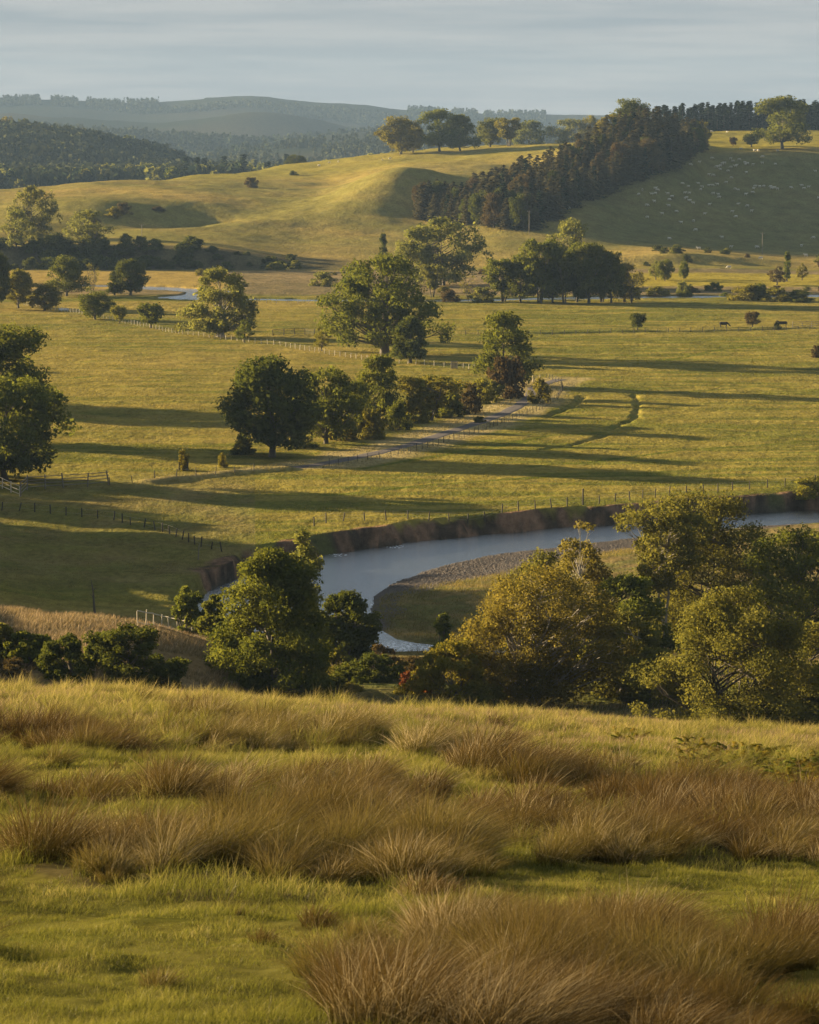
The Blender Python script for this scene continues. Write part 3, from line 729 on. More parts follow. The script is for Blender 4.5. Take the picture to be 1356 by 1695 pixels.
TREES = [
 # key, X, Ybase, h, w, leaves, label
 ('roundA', 450, 757, 168, 148, 'dark', 'large dark round tree on a short trunk at the bend of the gravel track'),
 ('bushA', 400, 752, 34, 44, 'dark', 'low dark bush under the left side of the large round tree by the track'),
 ('roundB', 540, 735, 130, 98, 'oak', 'mid green tree on a short trunk right of the large dark round tree'),
 ('oakC', 628, 700, 112, 78, 'oak', 'upright bushy green tree in the middle of the trackside row'),
 ('bushB', 617, 727, 54, 48, 'olive', 'light green round bush at the foot of the upright bushy tree'),
 ('bushC', 660, 712, 52, 40, 'oak', 'dark green bush right of the light green bush beside the track'),
 ('multiA', 710, 696, 74, 98, 'yellow', 'low spreading tree with yellowing leaves beside the track'),
 ('bushA', 775, 684, 50, 48, 'brown', 'brownish bush between the yellowing tree and the russet bush'),
 ('oakC', 832, 640, 122, 100, 'oak', 'tall green tree with an uneven crown behind the russet bush at the track bend'),
 ('bushB', 838, 658, 70, 62, 'brown', 'russet bush at the foot of the tall tree at the track bend'),
 ('bushC', 894, 668, 44, 34, 'olive', 'small green bush on the inside of the track bend'),
 ('pearA', 679, 601, 80, 58, 'dark', 'small dark pear shaped tree under the right side of the great oak'),
 ('airyA', 533, 581, 44, 26, 'olive', 'slender young tree left of the great oak beside the pale fence'),
 ('airyA', 405, 567, 40, 28, 'oak', 'small young tree right of the stout trunked round tree'),
 ('thornA', 250, 543, 42, 42, 'oak', 'small bushy tree on a thin stem left of the stout trunked tree'),
 ('thornA', 198, 535, 30, 26, 'olive', 'tiny pale tree between two larger field edge trees'),
 ('roundB', 158, 529, 48, 48, 'oak', 'round field edge tree just right of the white trough'),
 ('airyA', 295, 552, 20, 14, 'olive', 'sapling beside the fence left of the stout trunked tree'),
 ('roundB', 73, 514, 46, 56, 'olive', 'wide low crowned tree just left of the white trough'),
 ('roundA', 31, 510, 64, 46, 'olive', 'upright egg shaped green tree near the left edge of the fields'),
 ('oakB', 110, 490, 68, 62, 'oak', 'dark green tree behind the wide low crowned tree'),
 ('bareA', 153, 484, 50, 28, 'olive', 'nearly leafless thin tree in the far meadow left'),
 ('roundA', 216, 489, 60, 56, 'dark', 'dark round tree beside the far river water'),
 ('pearA', 190, 489, 42, 28, 'dark', 'small dark tree touching the dark round tree by the far water'),
 ('roundA', -4, 512, 95, 44, 'dark', 'dark tree cut by the left edge above the fields'),
 ('willowA', 57, 402, 96, 66, 'willow', 'tall grey green willow on the far left in front of the golden hill'),
 ('willowB', 30, 412, 66, 48, 'willow', 'lower grey green willow left of the tall one'),
 ('willowB', 145, 412, 66, 72, 'willow', 'broad grey green tree right of the tall willow in front of the golden hill'),
 ('bushA', 92, 428, 42, 44, 'dark', 'dark shrub under the gap between the two willows'),
 ('bushC', 150, 430, 38, 46, 'dark', 'dark shrub at the foot of the broad grey green tree'),
 ('willowA', 736, 472, 114, 112, 'willow', 'large pale open crowned willow beyond the great oak'),
 ('willowB', 690, 474, 100, 66, 'willow', 'thin pale willow close left of the large open crowned willow'),
 ('multiA', 716, 492, 54, 38, 'willow', 'small many stemmed tree below the large open crowned willow'),
 ('colA', 634, 452, 66, 15, 'dark', 'narrow ivy covered dead tree above the great oak'),
 ('bareA', 777, 499, 44, 36, 'olive', 'leafless shrub on the far bank right of the pale willow'),
 ('multiA', 832, 499, 70, 68, 'oak', 'many stemmed tree standing left in the riverside group'),
 ('multiA', 893, 501, 104, 66, 'oak', 'tall tree with bare lower stems in the riverside group'),
 ('willowB', 946, 476, 116, 74, 'willow', 'tall pale green tree rising behind the riverside group'),
 ('multiA', 935, 502, 78, 52, 'dark', 'dark tree in the middle of the riverside group'),
 ('oakC', 975, 502, 98, 68, 'oak', 'dense dark tree right of the middle of the riverside group'),
 ('oakB', 1012, 501, 84, 52, 'oak', 'broad dark green tree near the right end of the riverside group'),
 ('bareA', 1046, 501, 50, 58, 'olive', 'tree with spreading bare branches at the right end of the riverside group'),
 ('airyA', 1086, 463, 34, 22, 'willow', 'pale small tree leftmost in the sunlit strip below the sheep'),
 ('roundB', 1101, 465, 37, 24, 'oak', 'small round tree second from left in the sunlit strip below the sheep'),
 ('roundB', 1132, 462, 30, 17, 'oak', 'small narrow tree third from left in the sunlit strip below the sheep'),
 ('airyA', 1286, 472, 33, 28, 'brown', 'small brownish tree on the right of the sunlit strip'),
 ('colA', 1303, 466, 50, 12, 'oak', 'thin upright tree on the right of the sunlit strip'),
 ('airyA', 1328, 464, 30, 18, 'olive', 'small pale tree rightmost in the sunlit strip'),
 ('roundB', 663, 255, 62, 62, 'olive', 'pale yellow green tree leftmost on the ridge'),
 ('roundA', 684, 252, 44, 36, 'olive', 'small tree tucked right of the pale yellow green ridge tree'),
 ('oakA', 728, 251, 68, 62, 'oak', 'large dark green tree second in the ridge row'),
 ('oakB', 762, 250, 60, 54, 'oak', 'dark tree leaning right beside the large ridge tree'),
 ('roundB', 812, 243, 48, 42, 'oak', 'squat green tree in the middle of the ridge row'),
 ('multiA', 842, 242, 46, 42, 'olive', 'thin crowned tree left of the rounded dark ridge tree'),
 ('oakC', 878, 238, 62, 64, 'oak', 'rounded dark green tree on the ridge left of the plantation'),
 ('willowB', 944, 234, 58, 62, 'willow', 'thin topped tree showing sky just left of the plantation top'),
 ('willowA', 975, 234, 60, 44, 'olive', 'open tree against the sky touching the plantation top'),
 ('oakA', 1296, 246, 84, 84, 'oak', 'large spreading oak standing on the right skyline above the sheep'),
 ('thornA', 1244, 243, 22, 28, 'dark', 'small dark hawthorn left of the skyline oak'),
 ('oakC', 588, 722, 92, 56, 'oak', 'green tree filling the gap between the mid green and the upright bushy tree'),
 ('bushA', 572, 728, 40, 46, 'olive', 'low olive bush under the gap right of the mid green tree'),
 ('bushC', 690, 700, 50, 50, 'olive', 'bush on the left flank of the yellowing spreading tree'),
 ('bushA', 742, 690, 46, 48, 'oak', 'green bush between the yellowing tree and the brownish bush'),
 ('bushB', 800, 668, 42, 46, 'olive', 'olive bush left of the russet bush at the track bend'),
 ('bushC', 815, 662, 34, 40, 'willow', 'grey green bush under the left side of the tall tree at the track bend'),
 ('bushA', 500, 742, 26, 40, 'dark', 'low dark bush just right of the trunk of the large round tree'),
 ('oakB', 862, 500, 78, 58, 'oak', 'round topped tree second from left in the riverside group'),
 ('oakC', 915, 501, 92, 52, 'oak', 'green tree left of the dark one in the middle of the riverside group'),
 ('oakA', 955, 500, 96, 58, 'oak', 'wide green tree under the pale tall one in the riverside group'),
 ('multiA', 995, 500, 86, 58, 'olive', 'olive crowned tree with bare stems between two dark riverside trees'),
 ('willowB', 1034, 500, 66, 50, 'olive', 'lower olive tree beside the bare branched one of the riverside group'),
 ('bushB', 800, 500, 26, 40, 'willow', 'pale bush at the left foot of the riverside group'),
 ('bushC', 745, 500, 22, 30, 'brown', 'brown bush on the far bank under the large pale willow'),
 ('thornA', 1214, 242, 15, 14, 'brown', 'tiny thin tree left of the small dark hawthorn on the skyline'),
]
for a in TREES: place_tree(*a)
BUSHES = [
 ('thornA', 1055, 546, 28, 28, 'dark', 'dark lopsided bush on the far field fence line'),
 ('thornA', 1246, 541, 26, 26, 'brown', 'round hawthorn bush on the fence line near the cattle'),
 ('bushA', 1286, 543, 11, 14, 'dark', 'small dark bush right of the round hawthorn'),
 ('bushB', 1354, 592, 22, 20, 'brown', 'bush cut by the right edge in the wide field'),
 ('bushA', 1236, 497, 27, 52, 'olive', 'wide pale green bush on the right of the far river'),
 ('bushC', 1256, 497, 29, 34, 'oak', 'darker green bush beside the wide pale one'),
 ('bushB', 1288, 499, 24, 50, 'olive', 'low green bush group right of the darker bush'),
 ('bushA', 1320, 499, 20, 50, 'oak', 'long low bush by the right end of the far river'),
 ('bushC', 1132, 492, 26, 26, 'willow', 'grey green bush standing alone along the far river scrub'),
 ('bushB', 537, 473, 24, 44, 'willow', 'round pale green bush on the brown flats left of the great oak'),
 ('bushA', 487, 445, 14, 26, 'willow', 'small pale bush below the dark scarp'),
 ('bushC', 458, 447, 14, 34, 'willow', 'low pale bush left of the small one below the dark scarp'),
 ('bushC', 178, 441, 16, 20, 'willow', 'pale round bush below the scarp left of the dark round tree'),
 ('bushA', 153, 441, 16, 20, 'olive', 'green bush beside the pale round one below the scarp'),
 ('bushB', 416, 310, 17, 21, 'brown', 'reddish brown hawthorn alone on the golden hill'),
 ('bushA', 486, 290, 8, 13, 'dark', 'tiny dark bush high on the golden hill'),
 ('bushB', 205, 355, 20, 26, 'brown', 'brown bush at the head of the shaded hollow'),
 ('bushC', 262, 350, 9, 22, 'brown', 'low brown scrub on the right side of the shaded hollow'),
 ('bushA', 190, 360, 18, 30, 'olive', 'low green bush left of the hollow'),
 ('bushC', 304, 779, 36, 20, 'yellow', 'small yellow green sapling in a guard near the left verge'),
 ('bushA', 369, 774, 26, 16, 'yellow', 'yellow green bush on the verge left of the round tree'),
 ('bushB', 793, 700, 12, 20, 'oak', 'small dark bush on the near edge of the track'),
 ('bushB', 1345, 828, 34, 70, 'olive', 'bush on the far river bank at the right edge'),
]
for a in BUSHES: place_tree(*a, cat='bush')
place_tree('roundB', 492, 277, 26, 28, 'dark', 'round dark tree behind the skyline of the golden hill', D=2010)

# two tall dark trees on the left edge, the great oak, the stout trunked tree: own shapes
def own(key, seed, X, Y, h, w, mat, label, D=None, rz=0., cat='tree', name=None, **k):
    x, y, z = hit(X, Y, 150) if D is None else onto(X, D)
    H, W = h * y / 4790, w * y / 4790
    if D is not None and Y > 0: H = float(zY(Y - h, D)) - z
    proto(key, H, W, make_tree(key, seed, H, W, leafmat=mat, **k))
    return put_tree(key, (x, y, z - .1), (1, 1, 1), None, label, cat, name, rz=rz)
own('greatoak', 101, 637, 589, 166, 178, 'oak', 'great spreading oak with a thick trunk standing alone in the middle of the valley',
    prof='oak', base=.14, clumps=110, leaves=24000, leaf=.40, cr=.10, lump=.40, trunk_r=.95, limbs=.75, skew=-.08)
own('stout', 102, 365, 558, 114, 108, 'willow', 'round pale green tree with a stout pale trunk in the left field',
    prof='oak', base=.10, clumps=90, leaves=17000, leaf=.36, cr=.115, lump=.26, trunk_r=.85, bark=PALEBARK, limbs=.7)
own('leftlow', 103, 10, 795, 170, 196, 'oak', 'large dark tree on the left edge behind the rail fence, nearer of two',
    prof='round', base=.13, clumps=110, leaves=26000, leaf=.30, cr=.11, lump=.26, limbs=.6)
own('lefthigh', 104, 12, 735, 210, 150, 'oak', 'tall dark tree on the left edge rising behind the lower one',
    prof='oak', base=.12, clumps=70, leaves=20000, leaf=.32, cr=.12, lump=.45, limbs=.8)

# trees and shrubs below the near slope
own('alder', 110, 446, 1166, 256, 245, 'oak', 'big dark green alder with spreading skirts left of centre below the near slope', D=236,
    prof='pear', base=.0, clumps=140, leaves=70000, leaf=.15, cr=.10, lump=.36, limbs=.7, trunk_r=.28)
own('poplar', 111, 497, 1090, 215, 62, 'willow', 'slender pale tree poking up behind the big alder', D=262,
    prof='column', base=.05, clumps=60, leaves=11000, leaf=.16, cr=.08, lump=.3, limbs=.9, trunk_r=.12)
own('shrubr', 112, 572, 1092, 122, 104, 'dark', 'dark blue green shrub right of the big alder beside the water', D=278,
    prof='dome', base=.0, clumps=100, leaves=24000, leaf=.18, cr=.12, lump=.3, stems=4)
own('shrubl', 113, 306, 1062, 92, 66, 'oak', 'bright edged green shrub left of the big alder', D=268,
    prof='round', base=.02, clumps=45, leaves=10000, leaf=.18, cr=.12, lump=.3, stems=3)
own('shrubm', 114, 352, 1075, 92, 60, 'oak', 'green shrub squeezed between the left shrub and the big alder', D=262,
    prof='dome', base=.02, clumps=45, leaves=9000, leaf=.18, cr=.12, lump=.3, stems=3)
own('goldtree', 120, 895, 1196, 262, 258, 'gold', 'broad golden brown tree with many thin stems below the near slope', D=240,
    prof='round', base=.06, clumps=150, leaves=80000, leaf=.115, cr=.105, lump=.28, limbs=.8, stems=5, trunk_r=.26, bark=PALEBARK)
own('palegold', 121, 968, 1130, 268, 130, 'gold', 'thin pale golden birch whose top shows against the river', D=285,
    prof='dome', base=.15, clumps=80, leaves=13000, leaf=.17, cr=.075, lump=.4, limbs=.95, stems=2, trunk_r=.16, bark=PALEBARK)
own('palestem', 122, 1108, 1120, 290, 150, 'river', 'tree with a long pale forked stem showing through its thin crown', D=283,
    prof='flat', base=.40, clumps=80, leaves=15000, leaf=.17, cr=.08, lump=.35, limbs=1., stems=2, trunk_r=.22, bark=PALEBARK)
own('talltree', 123, 1172, 1130, 318, 205, 'river', 'tallest of the riverside trees with a rounded grey gold top', D=292,
    prof='oak', base=.12, clumps=150, leaves=70000, leaf=.14, cr=.10, lump=.3, limbs=.8, stems=2, trunk_r=.3)
own('rightdark', 124, 1330, 1120, 246, 225, 'oak', 'dark green tree at the right edge behind the low yellow green willow', D=285,
    prof='oak', base=.05, clumps=110, leaves=46000, leaf=.15, cr=.11, lump=.3, limbs=.8)
own('lowwillow', 125, 1226, 1216, 246, 275, 'river', 'low broad yellow green willow standing nearest on the right', D=218,
    prof='dome', base=.0, clumps=150, leaves=85000, leaf=.115, cr=.105, lump=.30, limbs=.9, stems=5, trunk_r=.24)
own('rightedge', 126, 1372, 1218, 190, 170, 'river', 'yellow green willow cut by the right edge of the picture', D=225,
    prof='dome', base=.0, clumps=90, leaves=34000, leaf=.12, cr=.11, lump=.3, limbs=.8, stems=4, trunk_r=.2)
own('goldside', 134, 1030, 1200, 190, 150, 'river', 'olive bushy tree filling the gap between the broad golden tree and the low willow', D=246,
    prof='dome', base=.0, clumps=90, leaves=26000, leaf=.15, cr=.11, lump=.3, stems=4, bark=PALEBARK)
own('behindgap', 135, 1085, 1190, 120, 120, 'river', 'shadowed green bush at the left foot of the low willow', D=240, cat='bush', name='bush',
    prof='dome', base=.0, clumps=60, leaves=14000, leaf=.14, cr=.12, lump=.3, stems=4)
own('behindgold', 136, 900, 1100, 190, 150, 'river', 'olive tree hidden behind the broad golden tree, its top above it', D=272,
    prof='dome', base=.0, clumps=80, leaves=18000, leaf=.16, cr=.11, lump=.3, stems=4)
own('behindmid', 127, 1045, 1150, 200, 150, 'oak', 'dark green bushy tree between the golden tree and the low willow', D=268,
    prof='round', base=.02, clumps=80, leaves=20000, leaf=.17, cr=.11, lump=.3, stems=3)
own('greenbush', 128, 748, 1188, 128, 140, 'yellow', 'yellow green leafy bush left of the golden tree', D=236, cat='bush', name='bush',
    prof='dome', base=.0, clumps=80, leaves=20000, leaf=.13, cr=.11, lump=.35, stems=5, trunk_r=.1)
own('darkbush', 129, 735, 1080, 66, 44, 'oak', 'narrow dark bush at the edge of the grassy river bar', D=288, cat='bush', name='bush',
    prof='dome', base=.0, clumps=30, leaves=6000, leaf=.17, cr=.13, lump=.35, stems=3, trunk_r=.1)
own('redbush', 130, 688, 1150, 46, 52, 'red', 'small red leaved bush left of the bright green bush', D=240, cat='bush', name='bush',
    prof='dome', base=.0, clumps=36, leaves=3600, leaf=.12, cr=.12, lump=.35, stems=4, trunk_r=.06)
own('rustbush', 131, 632, 1106, 42, 64, 'brown', 'thin rusty brown bush in front of the narrow water', D=262, cat='bush', name='bush',
    prof='dome', base=.0, clumps=36, leaves=3600, leaf=.13, cr=.12, lump=.35, stems=5, trunk_r=.06)
own('hedgebush', 132, 618, 1128, 46, 106, 'dark', 'low dark hedge like bush with a bright top right of the alder', D=250, cat='bush', name='bush',
    prof='dome', base=.0, clumps=50, leaves=8000, leaf=.14, cr=.12, lump=.25, stems=5, trunk_r=.08)
own('hedgeleft', 133, 562, 1112, 44, 60, 'olive', 'low yellow green bush against the right side of the alder', D=255, cat='bush', name='bush',
    prof='dome', base=.0, clumps=36, leaves=6000, leaf=.14, cr=.12, lump=.25, stems=5, trunk_r=.08)
for q, (X, D, h, w, mt, pr, lb) in enumerate([
    (205, 205, 112, 120, 'dark', 'flat', 'tallest of the dark hawthorns on the left, on a thick short trunk'),
    (262, 208, 76, 90, 'dark', 'flat', 'dark hawthorn with reddish tint right of the thick trunked hawthorn'),
    (110, 208, 76, 104, 'dark', 'dome', 'dark spreading hawthorn in the middle of the left thicket'),
    (42, 212, 60, 84, 'oak', 'dome', 'low dark green thorn bush at the left of the thicket'),
    (-20, 214, 62, 90, 'olive', 'dome', 'light green bush cut by the left edge beside the thicket'),
    (160, 214, 62, 70, 'oak', 'dome', 'green thorn bush behind the spreading hawthorn'),
    (318, 205, 44, 62, 'red', 'dome', 'low reddish bush between the thicket and the alder')]):
    own('haw%d' % q, 140 + q, X, 0, h, w, mt, lb, D=D, name='hawthorn_bush', cat='bush', prof=pr, base=.05 if q > 1 else .2, clumps=50, leaves=10000, leaf=.13,
        cr=.13, lump=.4, limbs=.8, trunk_r=.16, flatc=.7)

for q in range(16):
    X = rng.uniform(545, 725); D = rng.uniform(238, 272); h = rng.uniform(14, 34)
    place_tree(rng.choice(['bushA', 'bushB', 'bushC']), X, 0, h, h * rng.uniform(1.3, 2.2), rng.choice(['brown', 'olive', 'oak', 'gold']), 'low rough shrub in the gap between the alder and the golden tree', 'bush', D=D, group='low scrub below the near slope')
for q in range(14):
    X = rng.uniform(-40, 340); D = rng.uniform(186, 215); h = rng.uniform(14, 30)
    place_tree(rng.choice(['bushA', 'bushB', 'bushC']), X, 0, h, h * rng.uniform(1.3, 2.4), rng.choice(['brown', 'olive', 'oak']), 'low scrub among the hawthorns of the left thicket', 'bush', D=D, group='low scrub among the hawthorns')
# ------------------------------------------------------------------ groups of trees
for q in range(75):      # scrub on the dark scarp
    X = rng.uniform(-60, 320) if q < 50 else rng.uniform(300, 500)
    D = rng.uniform(1122, 1150); h = rng.uniform(10, 24) * (1 if X < 330 else .6)
    place_tree(rng.choice(['bushA', 'bushB', 'bushC']), X, 0, h, h * rng.uniform(1.2, 2.), 'dark', 'dark shrub on the shaded scarp at the foot of the golden hill', 'bush', D=D, group='shrubs on the dark scarp')
for q in range(46):      # scrub along the far river
    X = rng.uniform(1035, 1400) if q < 24 else rng.uniform(330, 1000)
    D = rng.uniform(925, 965); h = rng.uniform(7, 16)
    if q >= 24: D = rng.uniform(945, 1090); h *= .75
    place_tree(rng.choice(['bushA', 'bushB', 'bushC']), X, 0, h, h * rng.uniform(1.3, 2.4), rng.choice(['oak', 'brown', 'willow', 'olive']), 'low scrub bush on the flats along the far river', 'bush', D=D, group='scrub along the far river')
for q in range(16):
    X = rng.uniform(1020, 1400); h = rng.uniform(6, 13)
    place_tree(rng.choice(['bushA', 'bushB', 'bushC']), X, 0, h, h * rng.uniform(1.2, 2.0), rng.choice(['brown', 'willow', 'dark']), 'gorse bush on the rough bank below the shaded sheep slope', 'bush', D=rng.uniform(1125, 1185), group='bushes below the sheep slope')
# plantation on the ridge: rows picked on the slope
lo = ([690, 760, 820, 880, 960, 1080, 1130, 1166], [364, 372, 378, 384, 338, 292, 270, 248])
hi = ([690, 800, 900, 950, 1040, 1130, 1166], [345, 332, 300, 272, 224, 229, 240])
cand = []
while len(cand) < 390:
    X = rng.uniform(694, 1166); f = rng.uniform(0, 1)**1.15
    Yb = np.interp(X, *lo) * f + np.interp(X, *hi) * (1 - f)
    if len(cand) < 46: X = 694 + (len(cand) + rng.uniform(0, .8)) * 10.3; Yb = np.interp(X, *lo) - rng.uniform(0, 5); f = 1
    cand.append((X, Yb, f))
for X, Yb, f in cand:
    x, y, z = hit(X, Yb, 1190)
    edge = X < 800 or (f < .45 and X < 960)
    lar = rng.uniform() < (.95 if edge else .75)
    key = rng.choice(['larchA', 'larchB'] if lar else ['pineA', 'pineB']); hm = rng.uniform(12.5, 17.5) * (.82 if X < 790 else 1)
    if X > 1130: hm *= .85
    if rng.uniform() < .09:
        put_tree(rng.choice(['roundB', 'oakB']), (x, y, z - .3), (hm / 16 * rng.uniform(.6, .85),) * 2 + (hm / 16,), rng.choice(['brown', 'brown', 'dark']), 'bushy broadleaf tree mixed into the dense plantation climbing the ridge', group='broadleaves of the plantation'); continue
    nm = 'larch_tree' if lar else 'pine_tree'
    put_tree(key, (x, y, z - .3), (hm / 18 * rng.uniform(1.1, 1.5),) * 2 + (hm / (18 if lar else 20),), 'larch' if lar else 'pine',
             ('russet brown larch' if lar else 'dark green pine') + ' in the dense plantation climbing the ridge', 'tree', nm, 'larches of the plantation' if lar else 'pines of the plantation')
for X, Y, h, w, mt, lb in ((1045, 226, 62, 60, 'oak', 'rounded broadleaf tree topping the plantation against the sky'), (1010, 240, 50, 40, 'olive', 'yellow green broadleaf tree left of the plantation top'),
                           (1160, 246, 44, 30, 'olive', 'pale broadleaf tree at the right end of the plantation'), (820, 352, 40, 26, 'olive', 'yellow green young tree inside the lower plantation')):
    place_tree('roundB', X, Y, h, w, mt, lb)
for q in range(180):     # dark spruce shelter belt on the right skyline
    X = 1085 + (q % 45) * 10 + rng.uniform(-4, 4); D = 1925 + (q // 45) * 12 + rng.uniform(-5, 5)
    x, y, z = onto(X, D); hm = rng.uniform(17, 22)
    put_tree(rng.choice(['pineA', 'pineB']), (x, y, z - .3), (hm / 20 * 1.6,) * 2 + (hm / 20,), 'pine', 'dark spruce in the shelter belt along the right skyline', 'tree', 'spruce_tree', 'spruces of the skyline belt')
for q in range(150):     # valley woods behind the golden hill
    X = rng.uniform(-60, 660); D = rng.uniform(2230, 2560) if q < 120 else rng.uniform(2600, 3300)
    x, y, z = onto(X, D); con = 290 < X < 480 and rng.uniform() < .5
    hm = rng.uniform(13, 20) * (1.3 if con else 1)
    key = 'farpine' if con else rng.choice(['valleyA', 'valleyB'])
    r = put_tree(key, (x, y, z - .5), ((hm / 15 if not con else hm / 20) * rng.uniform(.9, 1.3),) * 2 + (hm / (20 if con else 15),), 'pine' if con else rng.choice(['oak', 'willow', 'olive', 'willow']),
                 'dark conifer in the hazy valley wood behind the golden hill' if con else 'rounded tree in the hazy valley wood behind the golden hill', 'tree', 'pine_tree' if con else None, 'conifers of the valley wood' if con else 'trees of the valley wood')
for X, D, h in ((-420, 405, 11), (-330, 372, 9.5), (-520, 372, 12), (-300, 345, 8), (-360, 330, 9), (-460, 430, 12), (-600, 420, 13), (-330, 440, 9), (-280, 395, 7.5), (-420, 345, 10), (-372, 358, 11), (-430, 366, 12), (-340, 352, 12), (-260, 352, 9), (-300, 366, 11), (-290, 378, 9), (-480, 388, 13), (-310, 318, 9), (-250, 360, 6), (-230, 330, 5.5)):  # unseen trees added so their shadows cover the left slope
    x, y, z = onto(X, D); put_tree('roundB', (x, y, z - .3), (h / 13,) * 2 + (h / 15,), 'oak', 'unseen tree added to cast shade over the left slope', group='added shade trees beyond the left edge')
for X, D, h in ((-205, 545, 22), (-225, 486, 13), (-170, 640, 9), (-260, 560, 20)):
    x, y, z = onto(X, D); put_tree('oakB', (x, y, z - .3), (h / 16,) * 2 + (h / 17,), 'oak', 'field tree standing beyond the left edge', group='field trees beyond the left edge')
# ================================================================== far forest, one uncountable mass
def far_forest():
    rg = np.random.default_rng(5); PX = []
    def area(n, u0, u1, d0, d1, thr, seed, sc=380):
        u = rg.uniform(u0, u1, n); D = np.sqrt(rg.uniform(d0**2, d1**2, n)); x = (u - 678) / KU * D
        k = fbm(x, D, sc, 3, seed) > thr
        return np.c_[x[k], D[k]]
    A = [area(9000, -250, 400, 2250, 3050, -.55, 70), area(9000, -200, 1500, 3300, 4400, -.15, 71), area(12000, -200, 1500, 4400, 5700, -.1, 72, 600),
         area(20000, -200, 1500, 5500, 7000, -.12, 73, 800), area(24000, -250, 1500, 6800, 8100, .12, 74, 1000)]
    # dark blocks that stand on the skyline
    for u0, u1 in ((-60, 75), (92, 136), (150, 212), (216, 268), (676, 735), (745, 790), (800, 900)):
        n = int((u1 - u0) * 4); u = rg.uniform(u0, u1, n); D = rg.uniform(8150, 8420, n); A.append(np.c_[(u - 678) / KU * D, D])
    P = np.concatenate(A); z = terrain(P[:, 0], P[:, 1]); n = len(P)
    H = rg.uniform(10, 18, n) * np.where(P[:, 1] > 6000, .8, 1) ; conif = (fbm(P[:, 0], P[:, 1], 500, 2, 75) > -.2) | (P[:, 1] > 5000)
    V = []; vv = []
    rep = np.where(P[:, 1] < 3100, 26, np.where(P[:, 1] < 4500, 12, 7))
    idx = np.repeat(np.arange(n), rep); m = len(idx); t = rg.uniform(0.05, 1, m)
    r = np.where(conif[idx], (1 - t) * .22, .42 * np.sqrt(np.clip(1 - (t * 1.5 - .6)**2, .05, 1))) * H[idx]
    a = rg.uniform(0, 6.28, m)
    C = np.c_[P[idx, 0] + np.cos(a) * r, P[idx, 1] + np.sin(a) * r, z[idx] + t * H[idx] - .5]
    nn = np.c_[np.cos(a), np.sin(a), rg.uniform(.1, .9, m)] + rg.normal(size=(m, 3)) * .15; nn /= np.linalg.norm(nn, axis=1)[:, None]
    size = np.where(P[idx, 1] < 3100, 3.6, np.where(P[idx, 1] < 4500, 3.6, 5.0)) * rg.uniform(.7, 1.2, m)
    V, F = quads(C, nn, size, rg, 1.2)
    v = np.clip((rg.uniform(0, 1, n) * .6 + .4 * rg.uniform(0, 1, n))[idx] + fbm(P[idx, 0], P[idx, 1], 260, 2, 76) * .35, 0, 1)
    m_ = leaf_mat('forest_canopy', (.018, .028, .014), (.032, .040, .019), (.06, .062, .028), .1)
    tag(link('forest', mesh_raw('forest', V, [F], [m_], {'v': ('FACE', 'FLOAT', v)})), 'hazy dark forest covering the far hills', 'forest', kind='stuff')
far_forest()

# ================================================================== grasses
def blade_mat(name, low, mid, tip, pale, trans=.35, alt=None):
    m, nt, out = newmat(name)
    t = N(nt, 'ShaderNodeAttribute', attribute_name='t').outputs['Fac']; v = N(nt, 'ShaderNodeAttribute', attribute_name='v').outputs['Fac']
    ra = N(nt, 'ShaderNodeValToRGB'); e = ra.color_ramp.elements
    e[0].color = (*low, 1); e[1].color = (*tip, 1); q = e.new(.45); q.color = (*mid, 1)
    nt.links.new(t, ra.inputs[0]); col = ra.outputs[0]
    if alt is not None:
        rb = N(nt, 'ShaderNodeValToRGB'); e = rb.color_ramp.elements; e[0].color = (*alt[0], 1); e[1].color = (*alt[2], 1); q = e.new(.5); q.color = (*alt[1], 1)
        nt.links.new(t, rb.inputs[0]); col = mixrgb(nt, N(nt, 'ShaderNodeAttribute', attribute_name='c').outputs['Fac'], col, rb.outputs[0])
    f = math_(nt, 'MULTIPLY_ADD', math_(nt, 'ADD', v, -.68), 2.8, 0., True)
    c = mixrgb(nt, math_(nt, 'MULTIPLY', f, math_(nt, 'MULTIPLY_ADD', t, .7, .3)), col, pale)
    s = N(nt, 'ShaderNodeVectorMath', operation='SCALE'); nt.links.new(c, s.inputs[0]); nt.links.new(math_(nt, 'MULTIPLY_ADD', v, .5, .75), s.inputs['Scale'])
    d = N(nt, 'ShaderNodeBsdfDiffuse'); tr = N(nt, 'ShaderNodeBsdfTranslucent'); g = N(nt, 'ShaderNodeBsdfGlossy'); g.inputs['Roughness'].default_value = .45; g.inputs['Color'].default_value = (.5, .47, .4, 1)
    nt.links.new(s.outputs[0], d.inputs[0]); nt.links.new(s.outputs[0], tr.inputs[0])
    mx = N(nt, 'ShaderNodeMixShader'); mx.inputs[0].default_value = trans; nt.links.new(d.outputs[0], mx.inputs[1]); nt.links.new(tr.outputs[0], mx.inputs[2])
    m2 = N(nt, 'ShaderNodeMixShader'); m2.inputs[0].default_value = .03; nt.links.new(mx.outputs[0], m2.inputs[1]); nt.links.new(g.outputs[0], m2.inputs[2])
    nt.links.new(m2.outputs[0], out.inputs[0]); return m
